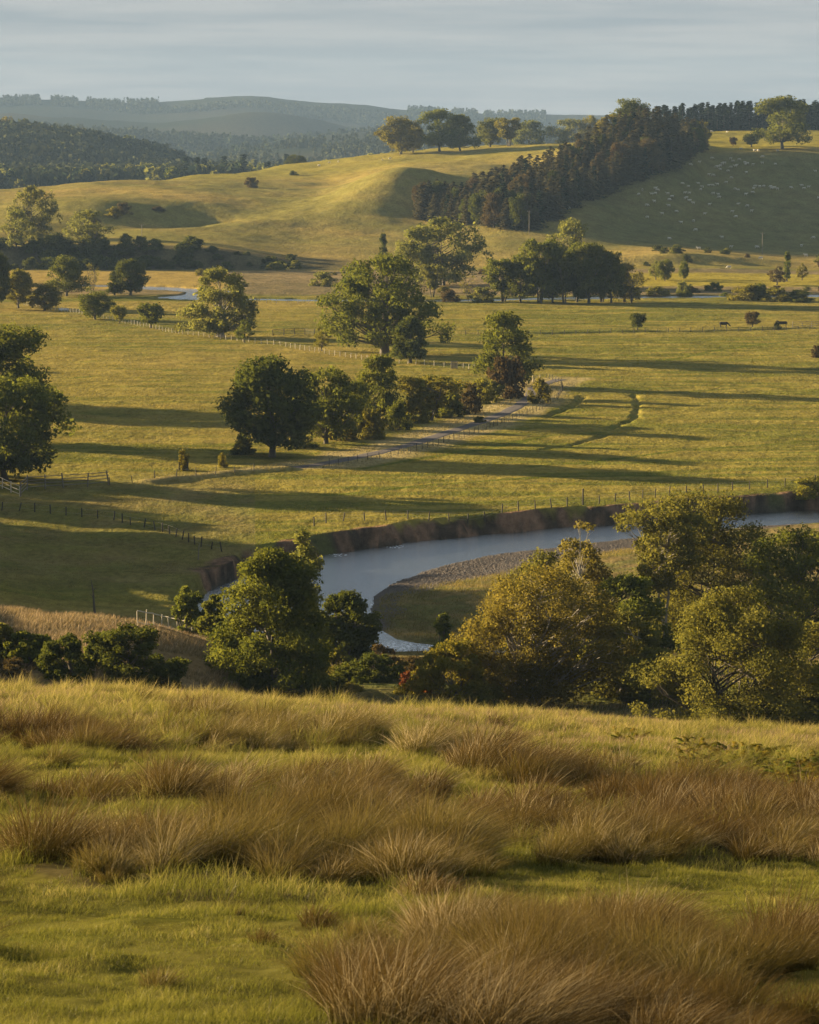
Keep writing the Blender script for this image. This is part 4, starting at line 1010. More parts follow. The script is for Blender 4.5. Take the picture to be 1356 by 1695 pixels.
def blades(P, h, lean, wid, rg, segs=3):
    """ribbons rooted at P; h lengths; lean n x 2 sideways reach of the tip per metre of height"""
    n = len(P); a = rg.uniform(0, 6.28, n); W = np.c_[np.cos(a), np.sin(a) * .35, np.zeros(n)] * (wid / 2 if np.ndim(wid) == 0 else (wid / 2)[:, None])
    Vs = []; ts = []
    for k in range(segs):
        t = k / segs
        off = np.c_[lean * (t**1.8)[..., None] if np.ndim(t) else lean * t**1.8, np.zeros(n)] * h[:, None]
        z = h * (t - .22 * t * t * np.hypot(lean[:, 0], lean[:, 1]))
        C = P + off; C[:, 2] += z; w = W * (1 - .45 * t)
        Vs += [C - w, C + w]; ts += [np.full(n, t)] * 2
    C = P + np.c_[lean, np.zeros(n)] * h[:, None]; C[:, 2] += h * (1 - .22 * np.hypot(lean[:, 0], lean[:, 1]))
    Vs.append(C); ts.append(np.ones(n)); m = 2 * segs + 1
    V = np.stack(Vs, 1).reshape(-1, 3); t = np.stack(ts, 1).ravel(); b = (np.arange(n) * m)[:, None]
    Q = [b + np.array([[2 * k, 2 * k + 1, 2 * k + 3, 2 * k + 2]]) for k in range(segs - 1)]
    Tt = b + np.array([[2 * segs - 2, 2 * segs - 1, 2 * segs]])
    return V, ([np.concatenate(Q)] if Q else []) + [Tt], t, m
def grass_object(name, label, P, h, lean, wid, v, mat, rg, segs=3, cat='grass', c=None):
    V, F, t, m = blades(P, h, lean, wid, rg, segs)
    me = mesh_raw(name, V, F, [mat], {'t': ('POINT', 'FLOAT', t), 'v': ('POINT', 'FLOAT', np.repeat(v, m)), 'c': ('POINT', 'FLOAT', np.repeat(c if c is not None else v * 0, m))})
    return tag(link(name, me), label, cat, kind='stuff')
rg = np.random.default_rng(11)
def sample(n, d0, d1, t0=-.185, t1=.185, p=1.):
    D = (d0**p + (d1**p - d0**p) * rg.uniform(0, 1, n))**(1 / p); x_ = D * rg.uniform(t0, t1, n)
    if t0 == -.185 and d1 < 110:      # carry the grass on a few metres past both sides of the view
        k_ = rg.uniform(0, 1, n) < .2; x_ = np.where(k_, np.sign(rg.normal(size=n)) * (D * .18 + rg.uniform(0, 5, n)), x_)
    return x_, D
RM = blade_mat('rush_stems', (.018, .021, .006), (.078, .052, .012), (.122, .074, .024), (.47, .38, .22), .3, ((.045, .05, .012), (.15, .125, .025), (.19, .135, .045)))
# rushes grow in tussocks
cell = .72
gx, gy_ = np.meshgrid(np.arange(-23, 23, cell), np.arange(15, 97, cell)); x = (gx + rg.uniform(-.38, .38, gx.shape) * cell * 1.3).ravel(); y = (gy_ + rg.uniform(-.38, .38, gx.shape) * cell * 1.3).ravel()
k = np.abs(x) < y * .185 + 5; x, y = x[k], y[k]
rm = rush_mask(x, y); mound = fbm(x, y, 3.6, 2, 80)
k = (rm * np.clip(1.1 + 1.3 * mound, .15, 1.2) > rg.uniform(.12, .75, len(x))); x, y, rm, mound = x[k], y[k], rm[k], mound[k]
nt_ = len(x)
size = np.clip(rg.normal(1, .28, nt_), .45, 1.6) * np.clip(.85 + .5 * mound, .5, 1.25) * np.clip(.5 + .55 * rm, .5, 1.05)
per = np.clip((np.where(np.abs(x) < y * .16, 520, 300) * size**1.4 * np.clip(32 / y, .42, 1.15)).astype(int), 60, 1100)
ti = np.repeat(np.arange(nt_), per); m = len(ti); print('tussocks', nt_, 'rush blades', m)
q = np.sqrt(rg.uniform(0, 1, m)); aa = rg.uniform(0, 6.28, m); rr = .29 * size[ti] * q
px_, py_ = x[ti] + np.cos(aa) * rr, y[ti] + np.sin(aa) * rr
P = np.c_[px_, py_, terrain(px_, py_) - .02]
h = .74 * size[ti] * np.clip(y[ti] / 40, .66, 1.05) * (1 - .38 * q**2) * rg.uniform(.5, 1.1, m)
wind = .40 + .28 * fbm(x, y, 4, 2, 83)
br = (rg.uniform(0, 1, m) < .2)[:, None] * rg.normal(size=(m, 2)) * .8
lean = np.c_[np.cos(aa) * q * .7 + wind[ti] + rg.normal(size=m) * .32, np.sin(aa) * q * .7 - .05 + rg.normal(size=m) * .28] + br
tv = rg.uniform(0, 1, nt_)
v = np.clip(tv[ti] * .35 + rg.uniform(0, 1, m) * .65 + fbm(px_, py_, 2.5, 1, 84) * .12, 0, 1)
cv = np.clip(.5 + fbm(x, y, 6, 2, 78) * .8 + rg.normal(size=nt_) * .22, 0, 1)[ti]
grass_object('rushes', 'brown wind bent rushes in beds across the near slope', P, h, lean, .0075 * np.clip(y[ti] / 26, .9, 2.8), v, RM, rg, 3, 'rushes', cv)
# green turf of the near slope
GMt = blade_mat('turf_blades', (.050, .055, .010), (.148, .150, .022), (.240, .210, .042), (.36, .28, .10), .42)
x, y = sample(1300000, 14, 100, p=1.25)
rm = rush_mask(x, y); lum = fbm(x, y, .5, 2, 85)
k = (rg.uniform(0, 1, len(x)) < 1 - .72 * rm) & (lum > -.75); x, y, rm, lum = x[k], y[k], rm[k], lum[k]
print('turf', len(x))
P = np.c_[x, y, terrain(x, y) - .01]; n = len(x)
h = (.055 + .06 * rg.uniform(0, 1, n)) * (1 + .9 * lum) * (1 + .8 * (fbm(x, y, 2.0, 2, 95) > .35)) * np.clip(y / 42, .7, 2.1) * (1 + .9 * rm)
lean = rg.normal(size=(n, 2)) * .45 + [.25, 0]
v = np.clip(rg.uniform(0, .75, n) + .18 * fbm(x, y, 3, 2, 86) + .25 * sstep(70, 90, y) + .28 * lum + .2 * fbm(x, y, 1.3, 2, 98), 0, 1)
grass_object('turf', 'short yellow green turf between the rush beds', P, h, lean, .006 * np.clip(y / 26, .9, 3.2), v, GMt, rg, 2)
# pale seeding grass along the brow, on the left mound and the ground below the trees
SMt = blade_mat('seeding_grass', (.10, .085, .03), (.21, .155, .065), (.30, .205, .115), (.42, .32, .2), .4)
x1, y1 = sample(150000, 62, 101, p=1.)
k = rg.uniform(0, 1, len(x1)) < sstep(66, 84, y1 + fbm(x1, y1, 3, 2, 87) * 8) * (.45 + .55 * (fbm(x1, y1, 2.2, 2, 88) > 0)); x1, y1 = x1[k], y1[k]
x2, y2 = sample(60000, 180, 262, -.19, -.06); k = fbm(x2, y2, 5, 2, 89) > -.35; x2, y2 = x2[k], y2[k]
x3, y3 = sample(50000, 180, 300, -.07, .19); k = (fbm(x3, y3, 5, 2, 90) > -.1) & (terrain(x3, y3) > -2.2); x3, y3 = x3[k], y3[k]
x = np.concatenate([x1, x2, x3]); y = np.concatenate([y1, y2, y3]); n = len(x); P = np.c_[x, y, terrain(x, y) - .02]
h = rg.uniform(.25, .6, n) * np.where(y < 110, .62, 1.15)
lean = rg.normal(size=(n, 2)) * .22 + [.32, 0]
grass_object('seeding_grass', 'pale pinkish seeding grass along the brow and on the slope behind it', P, h, lean, .007 * np.clip(y / 26, .9, 7), rg.uniform(0, 1, n), SMt, rg, 2)
# tufts in the meadows, coarser with distance
FMt = blade_mat('meadow_grass', (.095, .090, .018), (.185, .152, .034), (.26, .198, .055), (.36, .26, .08), .4)
x1, y1 = sample(230000, 296, 620, p=-.3); x2, y2 = sample(50000, 620, 930, p=-.3)
x = np.concatenate([x1, x2]); y = np.concatenate([y1, y2]); z = terrain(x, y)
mm = z > -1.2; dpt = seg_dist(x, y, PATH); mm &= dpt > 2.1
mm &= fbm(x * .4, y, 2.2, 2, 91) > -.25
x, y, z, dpt = x[mm], y[mm], z[mm], dpt[mm]; n = len(x)
tall = (1 - sstep(2, 6, dpt)) + (1 - sstep(.5, 3., seg_dist(x, y, VERGE)))
h = rg.uniform(.12, .30, n) * (1 + 1.6 * np.clip(tall, 0, 1)) * np.clip(y / 420, .9, 1.6)
v = np.clip(rg.uniform(0, .8, n) + .25 * np.clip(tall, 0, 1) + .15 * fbm(x, y, 20, 2, 92) + .35 * fbm(x * .14 + y * .05, y, 3.2, 3, 28), 0, 1)
grass_object('meadow_grass', 'tufts of gold green grass over the valley meadows', np.c_[x, y, z - .02], h, rg.normal(size=(n, 2)) * .5 + [.3, 0], .055 * np.clip(y / 350, .8, 2.4), v, FMt, rg, 1)
x, y = sample(60000, 296, 365, -.03, .16); z = terrain(x, y); ds = seg_dist(x, y, SHORE)
k = (z > -2.3) & (z < -.9) & ~inside(x, y, RIV) & (ds > bar_edge(x, y)); x, y, z = x[k], y[k], z[k]; n = len(x)
grass_object('bar_grass', 'rough green and brown grass on the middle of the river bar', np.c_[x, y, z - .03], rg.uniform(.2, .55, n) * (1 + .5 * fbm(x, y, 4, 2, 96)), rg.normal(size=(n, 2)) * .35 + [.3, 0], .05, np.clip(.35 + .6 * fbm(x, y, 6, 2, 97) + rg.uniform(-.3, .3, n), 0, 1), FMt, rg, 2)
# bracken on the right of the brow: fronds as flat leaflets along bent stalks
def fronds(xs, ys, hs, seed):
    r2 = np.random.default_rng(seed); Ps = []; Ns = []; vs = []
    for x0, y0, h0 in zip(xs, ys, hs):
        z0 = terrain(x0, y0); a = r2.uniform(0, 6.28); s = np.linspace(.25, 1, 15); vv = r2.uniform(0, 1)
        for q in s:
            c = np.array([x0 + math.cos(a) * h0 * .7 * q**2, y0 + math.sin(a) * h0 * .7 * q**2, z0 + h0 * (q * 1.2 - .55 * q * q)])
            for sd in (-1, 1):
                for k in (.3, .65, 1.):
                    w = h0 * .28 * (1.1 - q) * k * sd
                    Ps.append(c + np.array([-math.sin(a) * w, math.cos(a) * w, -abs(w) * .2])); Ns.append((math.cos(a) * .4, math.sin(a) * .4, 1)); vs.append(vv)
    return np.array(Ps), np.array(Ns, float), np.array(vs)
fx = []; fy = []
for q in range(420):
    X = r_ = rg.uniform(1130, 1420); D = rg.uniform(58, 76) + (1300 - X) * .015
    fx.append((X - 678) / KU * D); fy.append(D)
for q in range(26):
    D = rg.uniform(78, 84); fx.append((rg.uniform(1015, 1075) - 678) / KU * D); fy.append(D)
Ps, Ns, vs = fronds(fx, fy, rg.uniform(.28, .5, len(fx)), 3); Ns /= np.linalg.norm(Ns, axis=1)[:, None]
V, F = quads(Ps, Ns, .05, rg, 1.6)
tag(link('bracken', mesh_raw('bracken', V, [F], [LM['fern']], {'v': ('FACE', 'FLOAT', np.clip(vs + rg.normal(size=len(vs)) * .1, 0, 1))})), 'green and yellow bracken patch on the right of the brow', 'bracken', kind='stuff')
# shingle
def stones():
    x, y = sample(110000, 300, 400, -.03, .12); z = terrain(x, y)
    ds = seg_dist(x, y, SHORE); ins = inside(x, y, RIV); k = (~ins | (ds < 1.5)) & (ds < bar_edge(x, y) + 1 + fbm(x, y, 9, 2, 38) * 3) & (z < -1.1) & (z > -2.75)
    x, y, z = x[k], y[k], z[k]; n = len(x); s = rg.uniform(.05, .13, n) * rg.choice([1, 1, 1, 1.8], n)
    base = np.array([(0, 0, .55), (1, 0, 0), (.3, .9, .05), (-.8, .6, 0), (-.9, -.5, .05), (.2, -1, 0), (.5, .2, .5), (-.4, .2, .52)])
    F = np.array([(0, 6, 2), (0, 2, 3), (0, 7, 4), (0, 3, 7), (7, 3, 4), (0, 4, 5), (0, 5, 6), (6, 1, 2), (6, 5, 1)])
    a = rg.uniform(0, 6.28, n); c, s_ = np.cos(a), np.sin(a)
    B = base[None] * (1 + rg.normal(size=(n, 8, 3)) * .15)
    X = (B[..., 0] * c[:, None] - B[..., 1] * s_[:, None]) * s[:, None] + x[:, None]; Yy = (B[..., 0] * s_[:, None] + B[..., 1] * c[:, None]) * s[:, None] * .8 + y[:, None]
    Z = B[..., 2] * s[:, None] + z[:, None] - .02
    tag(link('shingle', mesh_raw('shingle', np.stack([X, Yy, Z], -1).reshape(-1, 3), [(F[None] + (np.arange(n) * 8)[:, None, None]).reshape(-1, 3)], [STONE])), 'brown grey shingle along the edge of the river bar', 'shingle', kind='stuff')
stones()

# ================================================================== fences, poles, gates
def world(pts, z=0.):
    return np.array([hit(X, Y, 190)[:2] for X, Y in pts])
def resample(P, step):
    s = np.concatenate([[0], np.cumsum(np.linalg.norm(np.diff(P, axis=0), axis=1))]); n = max(2, int(round(s[-1] / step)) + 1)
    q = np.linspace(0, s[-1], n); return np.c_[np.interp(q, s, P[:, 0]), np.interp(q, s, P[:, 1])]
def post_mesh(h, r, mat):
    mb = MB(); mb.tube([(0, 0, -.4), (0, 0, 0), (0.01, 0, h * .9), (0, 0, h)], [r, r, r * .96, r * .8], 8); return mb.mesh('post', [mat])
def fence(label, pts, step, h, r, mat, rails=0, wires=3, name='wire_fence', tall=None, railmat=None, jit=.06, exact=False):
    P = world(pts); Q = P if exact else resample(P, step)
    root = empty(name, (Q[0, 0], Q[0, 1], terrain(Q[0, 0], Q[0, 1])), label, 'fence'); o0 = Q[0]; z0 = root.location.z
    pm = post_mesh(h, r, mat); first = None; tops = []
    zz = terrain(Q[:, 0], Q[:, 1])
    for k, (x, y) in enumerate(Q[:99]):
        if first is None: o = first = link('post', pm, root)
        else: o = part_copy(first, root)
        sc = rng.uniform(.88, 1.12) * (1.9 if tall is not None and k == tall else 1)
        o.location = (x - o0[0], y - o0[1], zz[k] - z0); o.scale = (sc**.5 if sc < 1.5 else 1.4,) * 2 + (sc,)
        o.rotation_euler = (rng.normal() * jit, rng.normal() * jit, rng.uniform(0, 6))
    nQ = min(len(Q), 99)
    L = np.c_[Q[:nQ] - o0, zz[:nQ] - z0]
    if wires:
        mb = MB()
        for w in range(wires):
            lv = h * (.35 + .58 * w / max(1, wires - 1)); mb.tube(L + [0, 0, lv], .006, 3, False)
        link('wire', mb.mesh('wire', [WIRE]), root)
    for w in range(rails):
        mb = MB(); lv = h * (.22 + .7 * w / max(1, rails - 1)) if rails > 1 else h * .9
        for k in range(nQ - 1):
            a, b = L[k] + [0, 0, lv + rng.normal() * .02], L[k + 1] + [0, 0, lv + rng.normal() * .02]
            mb.tube([a, (a + b) / 2, b], .055, 5)
        link('rail', mb.mesh('rail', [railmat or mat]), root)
    return root
fence('dark wire fence along the top of the eroded river bank', [(520, 872), (548, 864), (625, 862), (690, 863), (762, 862), (832, 851), (900, 845), (960, 837), (984, 835), (1037, 830), (1099, 821), (1160, 817), (1218, 812), (1298, 806), (1400, 799)],
      2.9, 1.25, .085, DARKWOOD, tall=15)
fence('old broken wire fence running down to the bend of the river', [(-60, 838), (20, 846), (190, 862), (220, 872), (250, 876), (280, 884), (305, 895), (333, 906), (367, 913)], 2.5, 1.15, .085, DARKWOOD, wires=2, jit=.12)
fence('grey fence of four rails forming a pen on the left', [(34, 822), (45, 812), (75, 810), (105, 808), (145, 806), (180, 803)], 3, 2.0, .1, WOOD, rails=4, wires=0, name='rail_fence', exact=True)
fence('pale grey rail fence cut by the left edge below the big tree', [(-40, 796), (-12, 804), (4, 809), (18, 816), (33, 823)], 3, 1.6, .09, NEWWOOD, rails=3, wires=0, name='rail_fence', exact=True)
fence('thin wire fence on the verge between the pen and the round tree', [(182, 803), (218, 800), (290, 790), (360, 786), (420, 780)], 3.6, 1.1, .065, DARKWOOD, wires=2)
fence('wire fence following the near side of the gravel track round its bend', [(545, 772), (600, 763), (650, 757), (700, 744), (745, 731), (790, 717), (835, 700), (870, 688), (900, 676), (922, 662), (932, 646), (928, 634), (905, 626)], 2.6, 1.1, .05, DARKWOOD, wires=3)
fence('pale posted hedge fence crossing the left fields to the great oak', [(40, 505), (105, 515), (200, 533), (300, 553), (400, 565), (470, 573), (540, 586), (610, 597), (700, 604), (765, 609), (800, 615), (828, 622)], 2.9, 1.15, .075, NEWWOOD, wires=3)
fence('dark fence along the ditch across the wide right field', [(690, 553), (800, 555), (900, 554), (1000, 552), (1150, 549), (1356, 545), (1420, 543)], 3.2, 1.2, .08, DARKWOOD, wires=3)
fence('faint fence beside the far river left of the great oak', [(380, 500), (450, 502), (600, 503)], 3.4, 1.1, .09, WOOD, wires=2)
fence('dark rail pen in the middle of the fields left of the great oak', [(452, 556), (470, 555), (488, 554), (505, 554), (520, 556)], 3, 1.7, .11, DARKWOOD, rails=4, wires=0, name='rail_fence', exact=True)
fence('grey rail pen by the cattle at the right edge', [(1312, 542), (1328, 541), (1344, 541), (1362, 541)], 3, 1.5, .09, WOOD, rails=3, wires=0, name='rail_fence', exact=True)
fence('pale new rail fence curving over the lit mound left of the alder', [(228, 1036), (242, 1040), (254, 1041), (267, 1042), (280, 1044), (294, 1048), (307, 1051), (318, 1055), (331, 1060)], 1, 1.45, .05, NEWWOOD, rails=2, wires=0, name='rail_fence', exact=True)

def pole(X, Y, h, label):
    x, y, z = hit(X, Y, 1100); H = h * y / 4790
    root = empty('utility_pole', (x, y, z), label, 'pole'); mb = MB(); mb.tube([(0, 0, -.5), (0, 0, H * .5), (0, 0, H)], [.13, .12, .10], 8); link('post', mb.mesh('pole_post', [WOOD]), root)
    mb = MB(); mb.box((0, 0, H - .5), (1.7, .10, .10)); link('crossarm', mb.mesh('crossarm', [WOOD]), root)
    for s in (-.8, 0, .8):
        mb = MB(); mb.tube([(s, 0, H - .43), (s, 0, H - .3), (s, 0, H - .15)], [.03, .07, .05], 6); link('insulator', mb.mesh('insulator', [WIRE]), root)
pole(876, 389, 40, 'pale utility pole in front of the plantation'); pole(235, 401, 30, 'thin utility pole in front of the golden hill on the left'); pole(1262, 421, 36, 'dark utility pole at the foot of the sheep slope')

def gate(X, Y, w, h, rz, label, mat):
    x, y, z = hit(X, Y, 190); root = empty('field_gate', (x, y, z), label, 'gate', rz=rz)
    for s in (-1, 1):
        mb = MB(); mb.tube([(s * w / 2, 0, -.3), (s * w / 2, 0, h * 1.1)], .08, 8); link('gate_post', mb.mesh('gate_post', [mat]), root)
    mb = MB()
    for k in range(4): mb.box((0, 0, h * (.2 + .25 * k)), (w, .04, .09))
    for s in (-.46, 0, .46): mb.box((s * w, .035, h * .57), (.09, .03, h * .84))
    link('gate_bars', mb.mesh('gate_bars', [mat]), root)
gate(888, 634, 1.5, 1.5, .1, 'small pale gate at the head of the gravel track', NEWWOOD)
def guard(X, Y, w, h, label, mat, name, cat):
    x, y, z = hit(X, Y, 190); root = empty(name, (x, y, z), label, cat)
    for sx in (-1, 1):
        for sy in (-1, 1):
            mb = MB(); mb.tube([(sx * w / 2, sy * w / 2, -.2), (sx * w / 2, sy * w / 2, h)], .07, 6); link('post', mb.mesh('guard_post', [mat]), root)
    for k in range(5):
        mb = MB(); zz = h * (.15 + .19 * k)
        for s in (-1, 1): mb.box((0, s * (w / 2 + .04), zz), (w + .1, .03, .13)); mb.box((s * (w / 2 + .04), 0, zz), (.03, w + .04, .13))
        link('slat', mb.mesh('slat', [mat]), root)
guard(752, 611, 1.3, 1.7, 'square wooden tree guard beside the pale fence right of the great oak', WOOD, 'tree_guard', 'tree guard')
guard(304, 779, 1.3, 1.3, 'wooden guard round the yellow green sapling near the left verge', DARKWOOD, 'tree_guard', 'tree guard')
x, y, z = hit(106, 515, 400)
root = empty('water_trough', (x, y, z), 'white water trough beside the hedge fence between two small trees', 'trough')
mb = MB(); mb.box((0, -.42, .55), (2.6, .08, .6)); mb.box((0, .42, .55), (2.6, .08, .6)); mb.box((-1.34, 0, .55), (.08, .9, .6)); mb.box((1.34, 0, .55), (.08, .9, .6)); mb.box((0, 0, .3), (2.58, .76, .08)); 
PAINT = rough_mat('white_enamel', (.6, .6, .57), (.78, .78, .75), 5, .1, .5)
link('basin', mb.mesh('basin', [PAINT]), root)
for s in (-.9, .9): mb = MB(); mb.box((s, 0, .12), (.15, .7, .26)); link('foot', mb.mesh('foot', [STONE]), root)

def snag(X, D, H, seed, label, mat, n=5, lean=.2, Y=None):
    x, y, z = onto(X, D) if Y is None else hit(X, Y, 190); r2 = np.random.default_rng(seed); mb = MB()
    T0 = np.array([(0, 0, -.3), (lean * .3 * H, 0, H * .35), (lean * .5 * H, .1, H * .7), (lean * H, 0, H)]); mb.tube(T0, [.16 * H / 4, .12 * H / 4, .08 * H / 4, .02], 7)
    for k in range(n):
        a = T0[1] + (T0[3] - T0[1]) * r2.uniform(0, .8); a[1] = 0; d = np.array([r2.uniform(-1, 1), r2.uniform(-.6, .6), r2.uniform(.2, .9)]) * H * .32
        mb.tube([a, a + d * .55 + [0, 0, .05 * H], a + d], [.05 * H / 4, .035 * H / 4, .01], 5)
    o = link('dead_tree', mb.mesh('dead_tree', [mat], True)); o.location = (x, y, z); tag(o, label, 'dead tree')
snag(380, 331, 2.8, 1, 'bleached dead branch leaning on the river bank left of the alder', PALEBARK, 3, .25)
snag(152, 300, 4.0, 2, 'thin grey dead tree on the shaded slope above the lit mound', BARK, 2, -.1)
snag(228, 207, 4.6, 3, 'dark dead branch reaching up out of the hawthorn thicket', BARK, 6, .15)
snag(325, 345, 2.0, 4, 'small grey stump with broken limbs above the river bend', WOOD, 4, .1)

# ================================================================== animals
def beast(name, L, H, wid, neck, head, legr, mat, woolly=1., tail=True, down=True):
    """one continuous body: stacked rings from rump to muzzle, legs joined to the belly"""
    mb = MB()
    hb = H * .66
    if down: spine = [(-.50, .80, .10), (-.47, .80, .62), (-.36, .80, .95), (-.15, .76, 1.), (.10, .75, 1.), (.30, .78, .98), (.42, .82, .75), (.52, .74, .46), (.62, .58, .36), (.70, .42, .36), (.78, .30, .30), (.84, .22, .20), (.86, .20, .05)]
    else: spine = [(-.50, .80, .10), (-.47, .80, .62), (-.36, .80, .95), (-.15, .76, 1.), (.10, .75, 1.), (.30, .78, .98), (.42, .84, .75), (.50, .94, .46), (.57, 1.06, .40), (.66, 1.10, .38), (.76, 1.05, .28), (.84, 1.0, .20), (.86, 1.0, .05)]
    P = np.array([(a * L, 0, b * H) for a, b, _ in spine]); r = np.array([c * wid for _, _, c in spine])
    mb.tube(P, r, 10, False)
    for sx in (-.36, .30):
        for sy in (-1, 1):
            k = -.03 if sx < 0 else .02
            mb.tube([(sx * L, sy * wid * .5, H * .62), ((sx + k) * L, sy * wid * .52, H * .36), ((sx - k * .6) * L, sy * wid * .5, H * .18), (sx * L, sy * wid * .5, 0)], [legr * 2.4, legr * 1.4, legr, legr * 1.1], 6)
    hx, hz = P[-4, 0], P[-4, 2]
    for sy in (-1, 1): mb.tube([(hx - .02 * L, sy * r[-4] * .8, hz + r[-4] * .6), (hx - .05 * L, sy * r[-4] * 1.9, hz + r[-4] * .5)], [.04 * H, .015 * H], 5)
    mb.tube([(-.49 * L, 0, H * .86), (-.53 * L, 0, H * .7), (-.53 * L, 0, H * .48)], [.03 * H, .025 * H, .02 * H], 5)
    return mb.mesh(name, [mat], True)
SHEEP = [beast('sheep', 1.25, .82, .30, 0, 0, .04, WOOL), beast('sheep', 1.2, .85, .30, 0, 0, .04, WOOL, down=False)]
zs = [(553, 77), (668, 82), (770, 210), (872, 222), (900, 222), (1048, 225), (555, 280), (693, 285), (757, 291), (460, 310), (393, 330), (650, 318), (713, 303), (632, 324), (618, 338), (605, 343), (587, 346),
 (740, 334), (697, 347), (730, 342), (800, 312), (805, 326), (822, 320), (862, 330), (935, 271), (933, 316), (1028, 324), (617, 366), (677, 374), (530, 404), (562, 407), (813, 390), (698, 427), (1328, 377),
 (333, 472), (453, 470), (380, 492), (482, 497), (472, 515), (530, 486), (558, 483), (596, 478), (662, 461), (130, 507), (145, 521), (35, 518), (8, 549), (103, 548), (132, 544), (225, 546), (258, 567), (352, 541), (387, 542),
 (352, 583), (366, 577), (383, 598), (391, 596), (415, 616), (235, 592), (124, 606), (67, 632), (232, 637), (565, 544), (603, 550), (611, 573), (536, 628), (728, 511), (751, 519), (879, 488), (912, 492), (943, 491), (866, 508), (857, 535),
 (808, 552), (995, 492), (1018, 500), (1000, 506), (1045, 511), (1145, 502), (1228, 487), (1242, 505), (1277, 497), (1352, 578), (750, 625), (821, 636), (705, 683), (735, 718), (851, 676), (288, 680), (183, 697), (72, 722), (500, 697),
 (418, 752), (325, 763), (434, 818), (630, 874), (235, 884), (457, 958), (1315, 877), (697, 945), (890, 947), (1225, 938), (922, 1030), (1258, 1010), (683, 1100)]
def put_beast(mesh, first, name, X, Y, label, cat, group, s=1., rz=None, Dm=700):
    x, y, z = hit(X, Y, Dm); o = bpy.data.objects.new(name, mesh) if first is None else first.copy()
    COL.objects.link(o); o.data = mesh; o.location = (x, y, z + .02); o.scale = (s,) * 3; o.rotation_euler = (0, 0, rng.uniform(0, 6.28) if rz is None else rz)
    if 'group' in o: del o['group']
    return tag(o, label, cat, group)
f0 = None
for k, (a, b) in enumerate(zs):
    X, Y = 1056 + a / 4.52, 200 + b / 4.52
    o = put_beast(SHEEP[k % 2], f0, 'sheep', X, Y + 1.5, 'white sheep grazing among the flock on the shaded slope', 'sheep', 'sheep scattered over the shaded slope', rng.uniform(1.1, 1.3), rng.choice([0, math.pi]) + rng.normal() * .5, 1100); f0 = f0 or o
for k, (X, Y) in enumerate([(528, 275), (545, 271), (1005, 311), (951, 334), (942, 346), (905, 318), (880, 372), (633, 266), (646, 264), (560, 269)]):
    put_beast(SHEEP[k % 2], f0, 'sheep', X, Y, 'white sheep grazing high on the hill left of the plantation' if X < 700 else 'white sheep close below the edge of the plantation', 'sheep', 'sheep on the golden hill' if X < 700 else 'sheep below the plantation', 1.2, None, 1150)
COW = beast('cow', 2.3, 1.4, .42, 0, 0, .07, HIDE); COW2 = beast('cow', 2.3, 1.4, .42, 0, 0, .07, HIDE, down=False)
put_beast(COW, None, 'cow', 1198, 542, 'dark cow grazing side on left of the round hawthorn bush', 'cow', None, 1., .1)
put_beast(COW2, None, 'cow', 1296, 541, 'dark cow standing between the small dark bush and the rail pen', 'cow', None, 1., 3.0)

# ================================================================== air, sky, sun, camera
mb_ = bpy.data.meshes.new('haze'); X0, X1, Y0_, Y1, Z0, Z1 = -18500, 18500, -420, 10700, -110, 330
mb_.from_pydata([(X0, Y0_, Z0), (X1, Y0_, Z0), (X1, Y1, Z0), (X0, Y1, Z0), (X0, Y0_, Z1), (X1, Y0_, Z1), (X1, Y1, Z1), (X0, Y1, Z1)], [],
                [(0, 3, 2, 1), (4, 5, 6, 7), (0, 1, 5, 4), (1, 2, 6, 5), (2, 3, 7, 6), (3, 0, 4, 7)])
hz = link('haze', mb_); tag(hz, kind='stuff')
m, nt, out = newmat('haze'); pv = N(nt, 'ShaderNodeVolumePrincipled'); pv.inputs['Color'].default_value = (.25, .38, .60, 1); pv.inputs['Density'].default_value = HAZE; pv.inputs['Anisotropy'].default_value = .0
nt.links.new(pv.outputs[0], out.inputs['Volume']); mb_.materials.append(m)
print('terrain zmax', ZZ.max(), 'zmin', ZZ.min())

w = bpy.data.worlds.new('World'); scene.world = w; w.use_nodes = True; nt = w.node_tree; nt.nodes.clear()
out = nt.nodes.new('ShaderNodeOutputWorld'); bg = nt.nodes.new('ShaderNodeBackground'); bg.inputs[1].default_value = .1
sky = nt.nodes.new('ShaderNodeTexSky'); sky.sky_type = 'NISHITA'; sky.sun_disc = False; sky.sun_elevation = SUN_EL; sky.sun_rotation = -(math.pi / 2 - SUN_AZ); sky.air_density = 1.; sky.dust_density = 1.5
tcg = nt.nodes.new('ShaderNodeTexCoord').outputs['Generated']
sep = nt.nodes.new('ShaderNodeSeparateXYZ'); nt.links.new(tcg, sep.inputs[0])
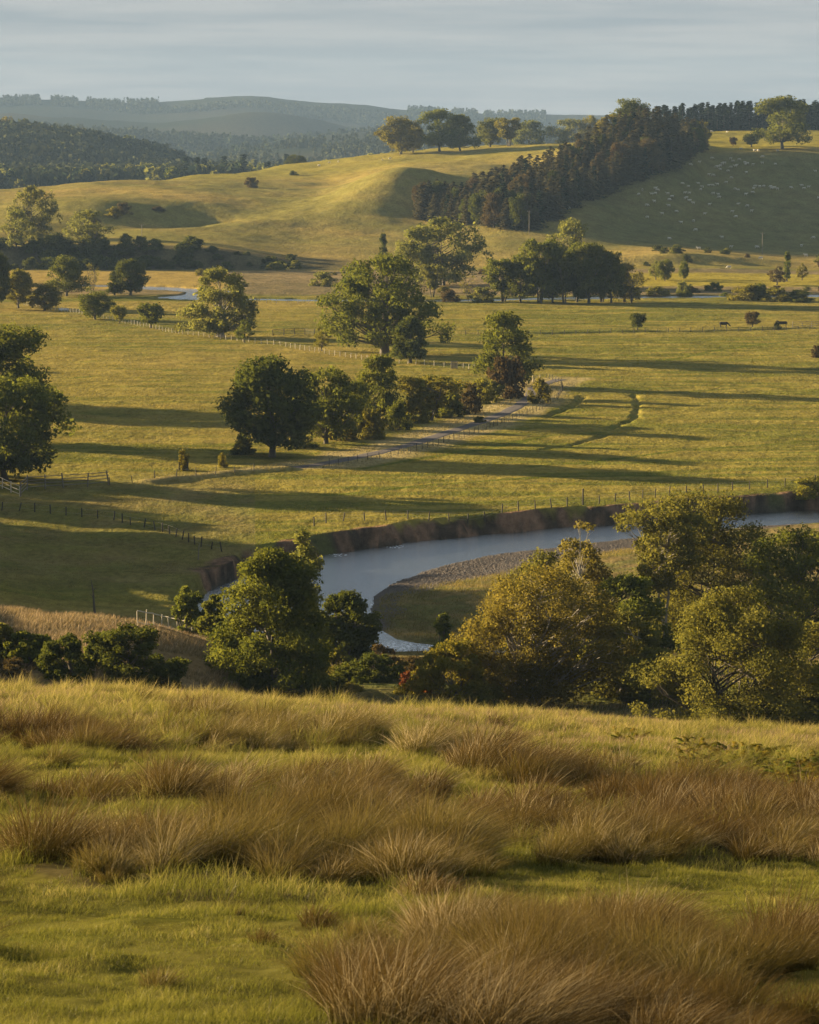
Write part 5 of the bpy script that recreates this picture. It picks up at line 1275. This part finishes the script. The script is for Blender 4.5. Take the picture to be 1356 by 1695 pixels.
# flat layers of cloud: the direction projected on a plane overhead
zz = math_(nt, 'ADD', math_(nt, 'ABSOLUTE', sep.outputs[2]), .035)
cx_ = math_(nt, 'DIVIDE', sep.outputs[0], zz); cy_ = math_(nt, 'DIVIDE', sep.outputs[1], zz)
cmb = nt.nodes.new('ShaderNodeCombineXYZ'); nt.links.new(cx_, cmb.inputs[0]); nt.links.new(cy_, cmb.inputs[1])
n1 = noise(nt, .75, 5, .62, cmb.outputs[0]); 
mpp = nt.nodes.new('ShaderNodeMapping'); mpp.inputs['Scale'].default_value = (5, 5, 95); nt.links.new(tcg, mpp.inputs[0])
n2 = noise(nt, 1.0, 4, .6, mpp.outputs[0])
cl = N(nt, 'ShaderNodeValToRGB'); e = cl.color_ramp.elements
e[0].position = .44; e[0].color = (.49, .63, .79, 1); e[1].position = .585; e[1].color = (.90, .95, 1.02, 1)
nt.links.new(math_(nt, 'ADD', math_(nt, 'MULTIPLY', n1, .35), math_(nt, 'MULTIPLY', n2, .65)), cl.inputs[0])
# paler towards the horizon
el = math_(nt, 'MULTIPLY_ADD', sep.outputs[2], -13., 1., True)
clb = mixrgb(nt, math_(nt, 'MULTIPLY', el, .42), cl.outputs[0], (1.2, 1.15, 1.10))
sc_ = N(nt, 'ShaderNodeVectorMath', operation='SCALE'); nt.links.new(clb, sc_.inputs[0]); sc_.inputs['Scale'].default_value = SKYK
nt.links.new(mixrgb(nt, .97, sky.outputs[0], sc_.outputs[0]), bg.inputs[0]); nt.links.new(bg.outputs[0], out.inputs[0])

S = np.array((-math.cos(SUN_EL) * math.cos(SUN_AZ), math.cos(SUN_EL) * math.sin(SUN_AZ), math.sin(SUN_EL)))
from mathutils import Vector
ld = bpy.data.lights.new('sun', 'SUN'); ld.energy = 5.0; ld.angle = R(.6); ld.color = (1.0, .77, .45)
lo_ = bpy.data.objects.new('sun', ld); COL.objects.link(lo_); lo_.rotation_euler = Vector(S).to_track_quat('Z', 'Y').to_euler(); lo_.location = (-200, 0, 400)

cd = bpy.data.cameras.new('camera'); cam = bpy.data.objects.new('camera', cd); COL.objects.link(cam); scene.camera = cam
cam.location = (0, 0, EYE); cam.rotation_euler = (math.pi / 2 - PITCH, 0, 0)
cd.sensor_fit = 'HORIZONTAL'; cd.sensor_width = 24; cd.lens = FPX / 1356 * 24; cd.clip_start = .5; cd.clip_end = 40000
cd.dof.use_dof = True; cd.dof.focus_distance = 300; cd.dof.aperture_fstop = 7.
vs_ = scene.view_settings; vs_.view_transform = 'Standard'; vs_.look = 'None'; vs_.gamma = 1; vs_.exposure = EXPO
cy = scene.cycles; cy.use_denoising = True; cy.max_bounces = 6; cy.diffuse_bounces = 2; cy.glossy_bounces = 2; cy.transmission_bounces = 3; cy.volume_bounces = 0; cy.transparent_max_bounces = 8
try: cy.denoiser = 'OPENIMAGEDENOISE'
except Exception: pass
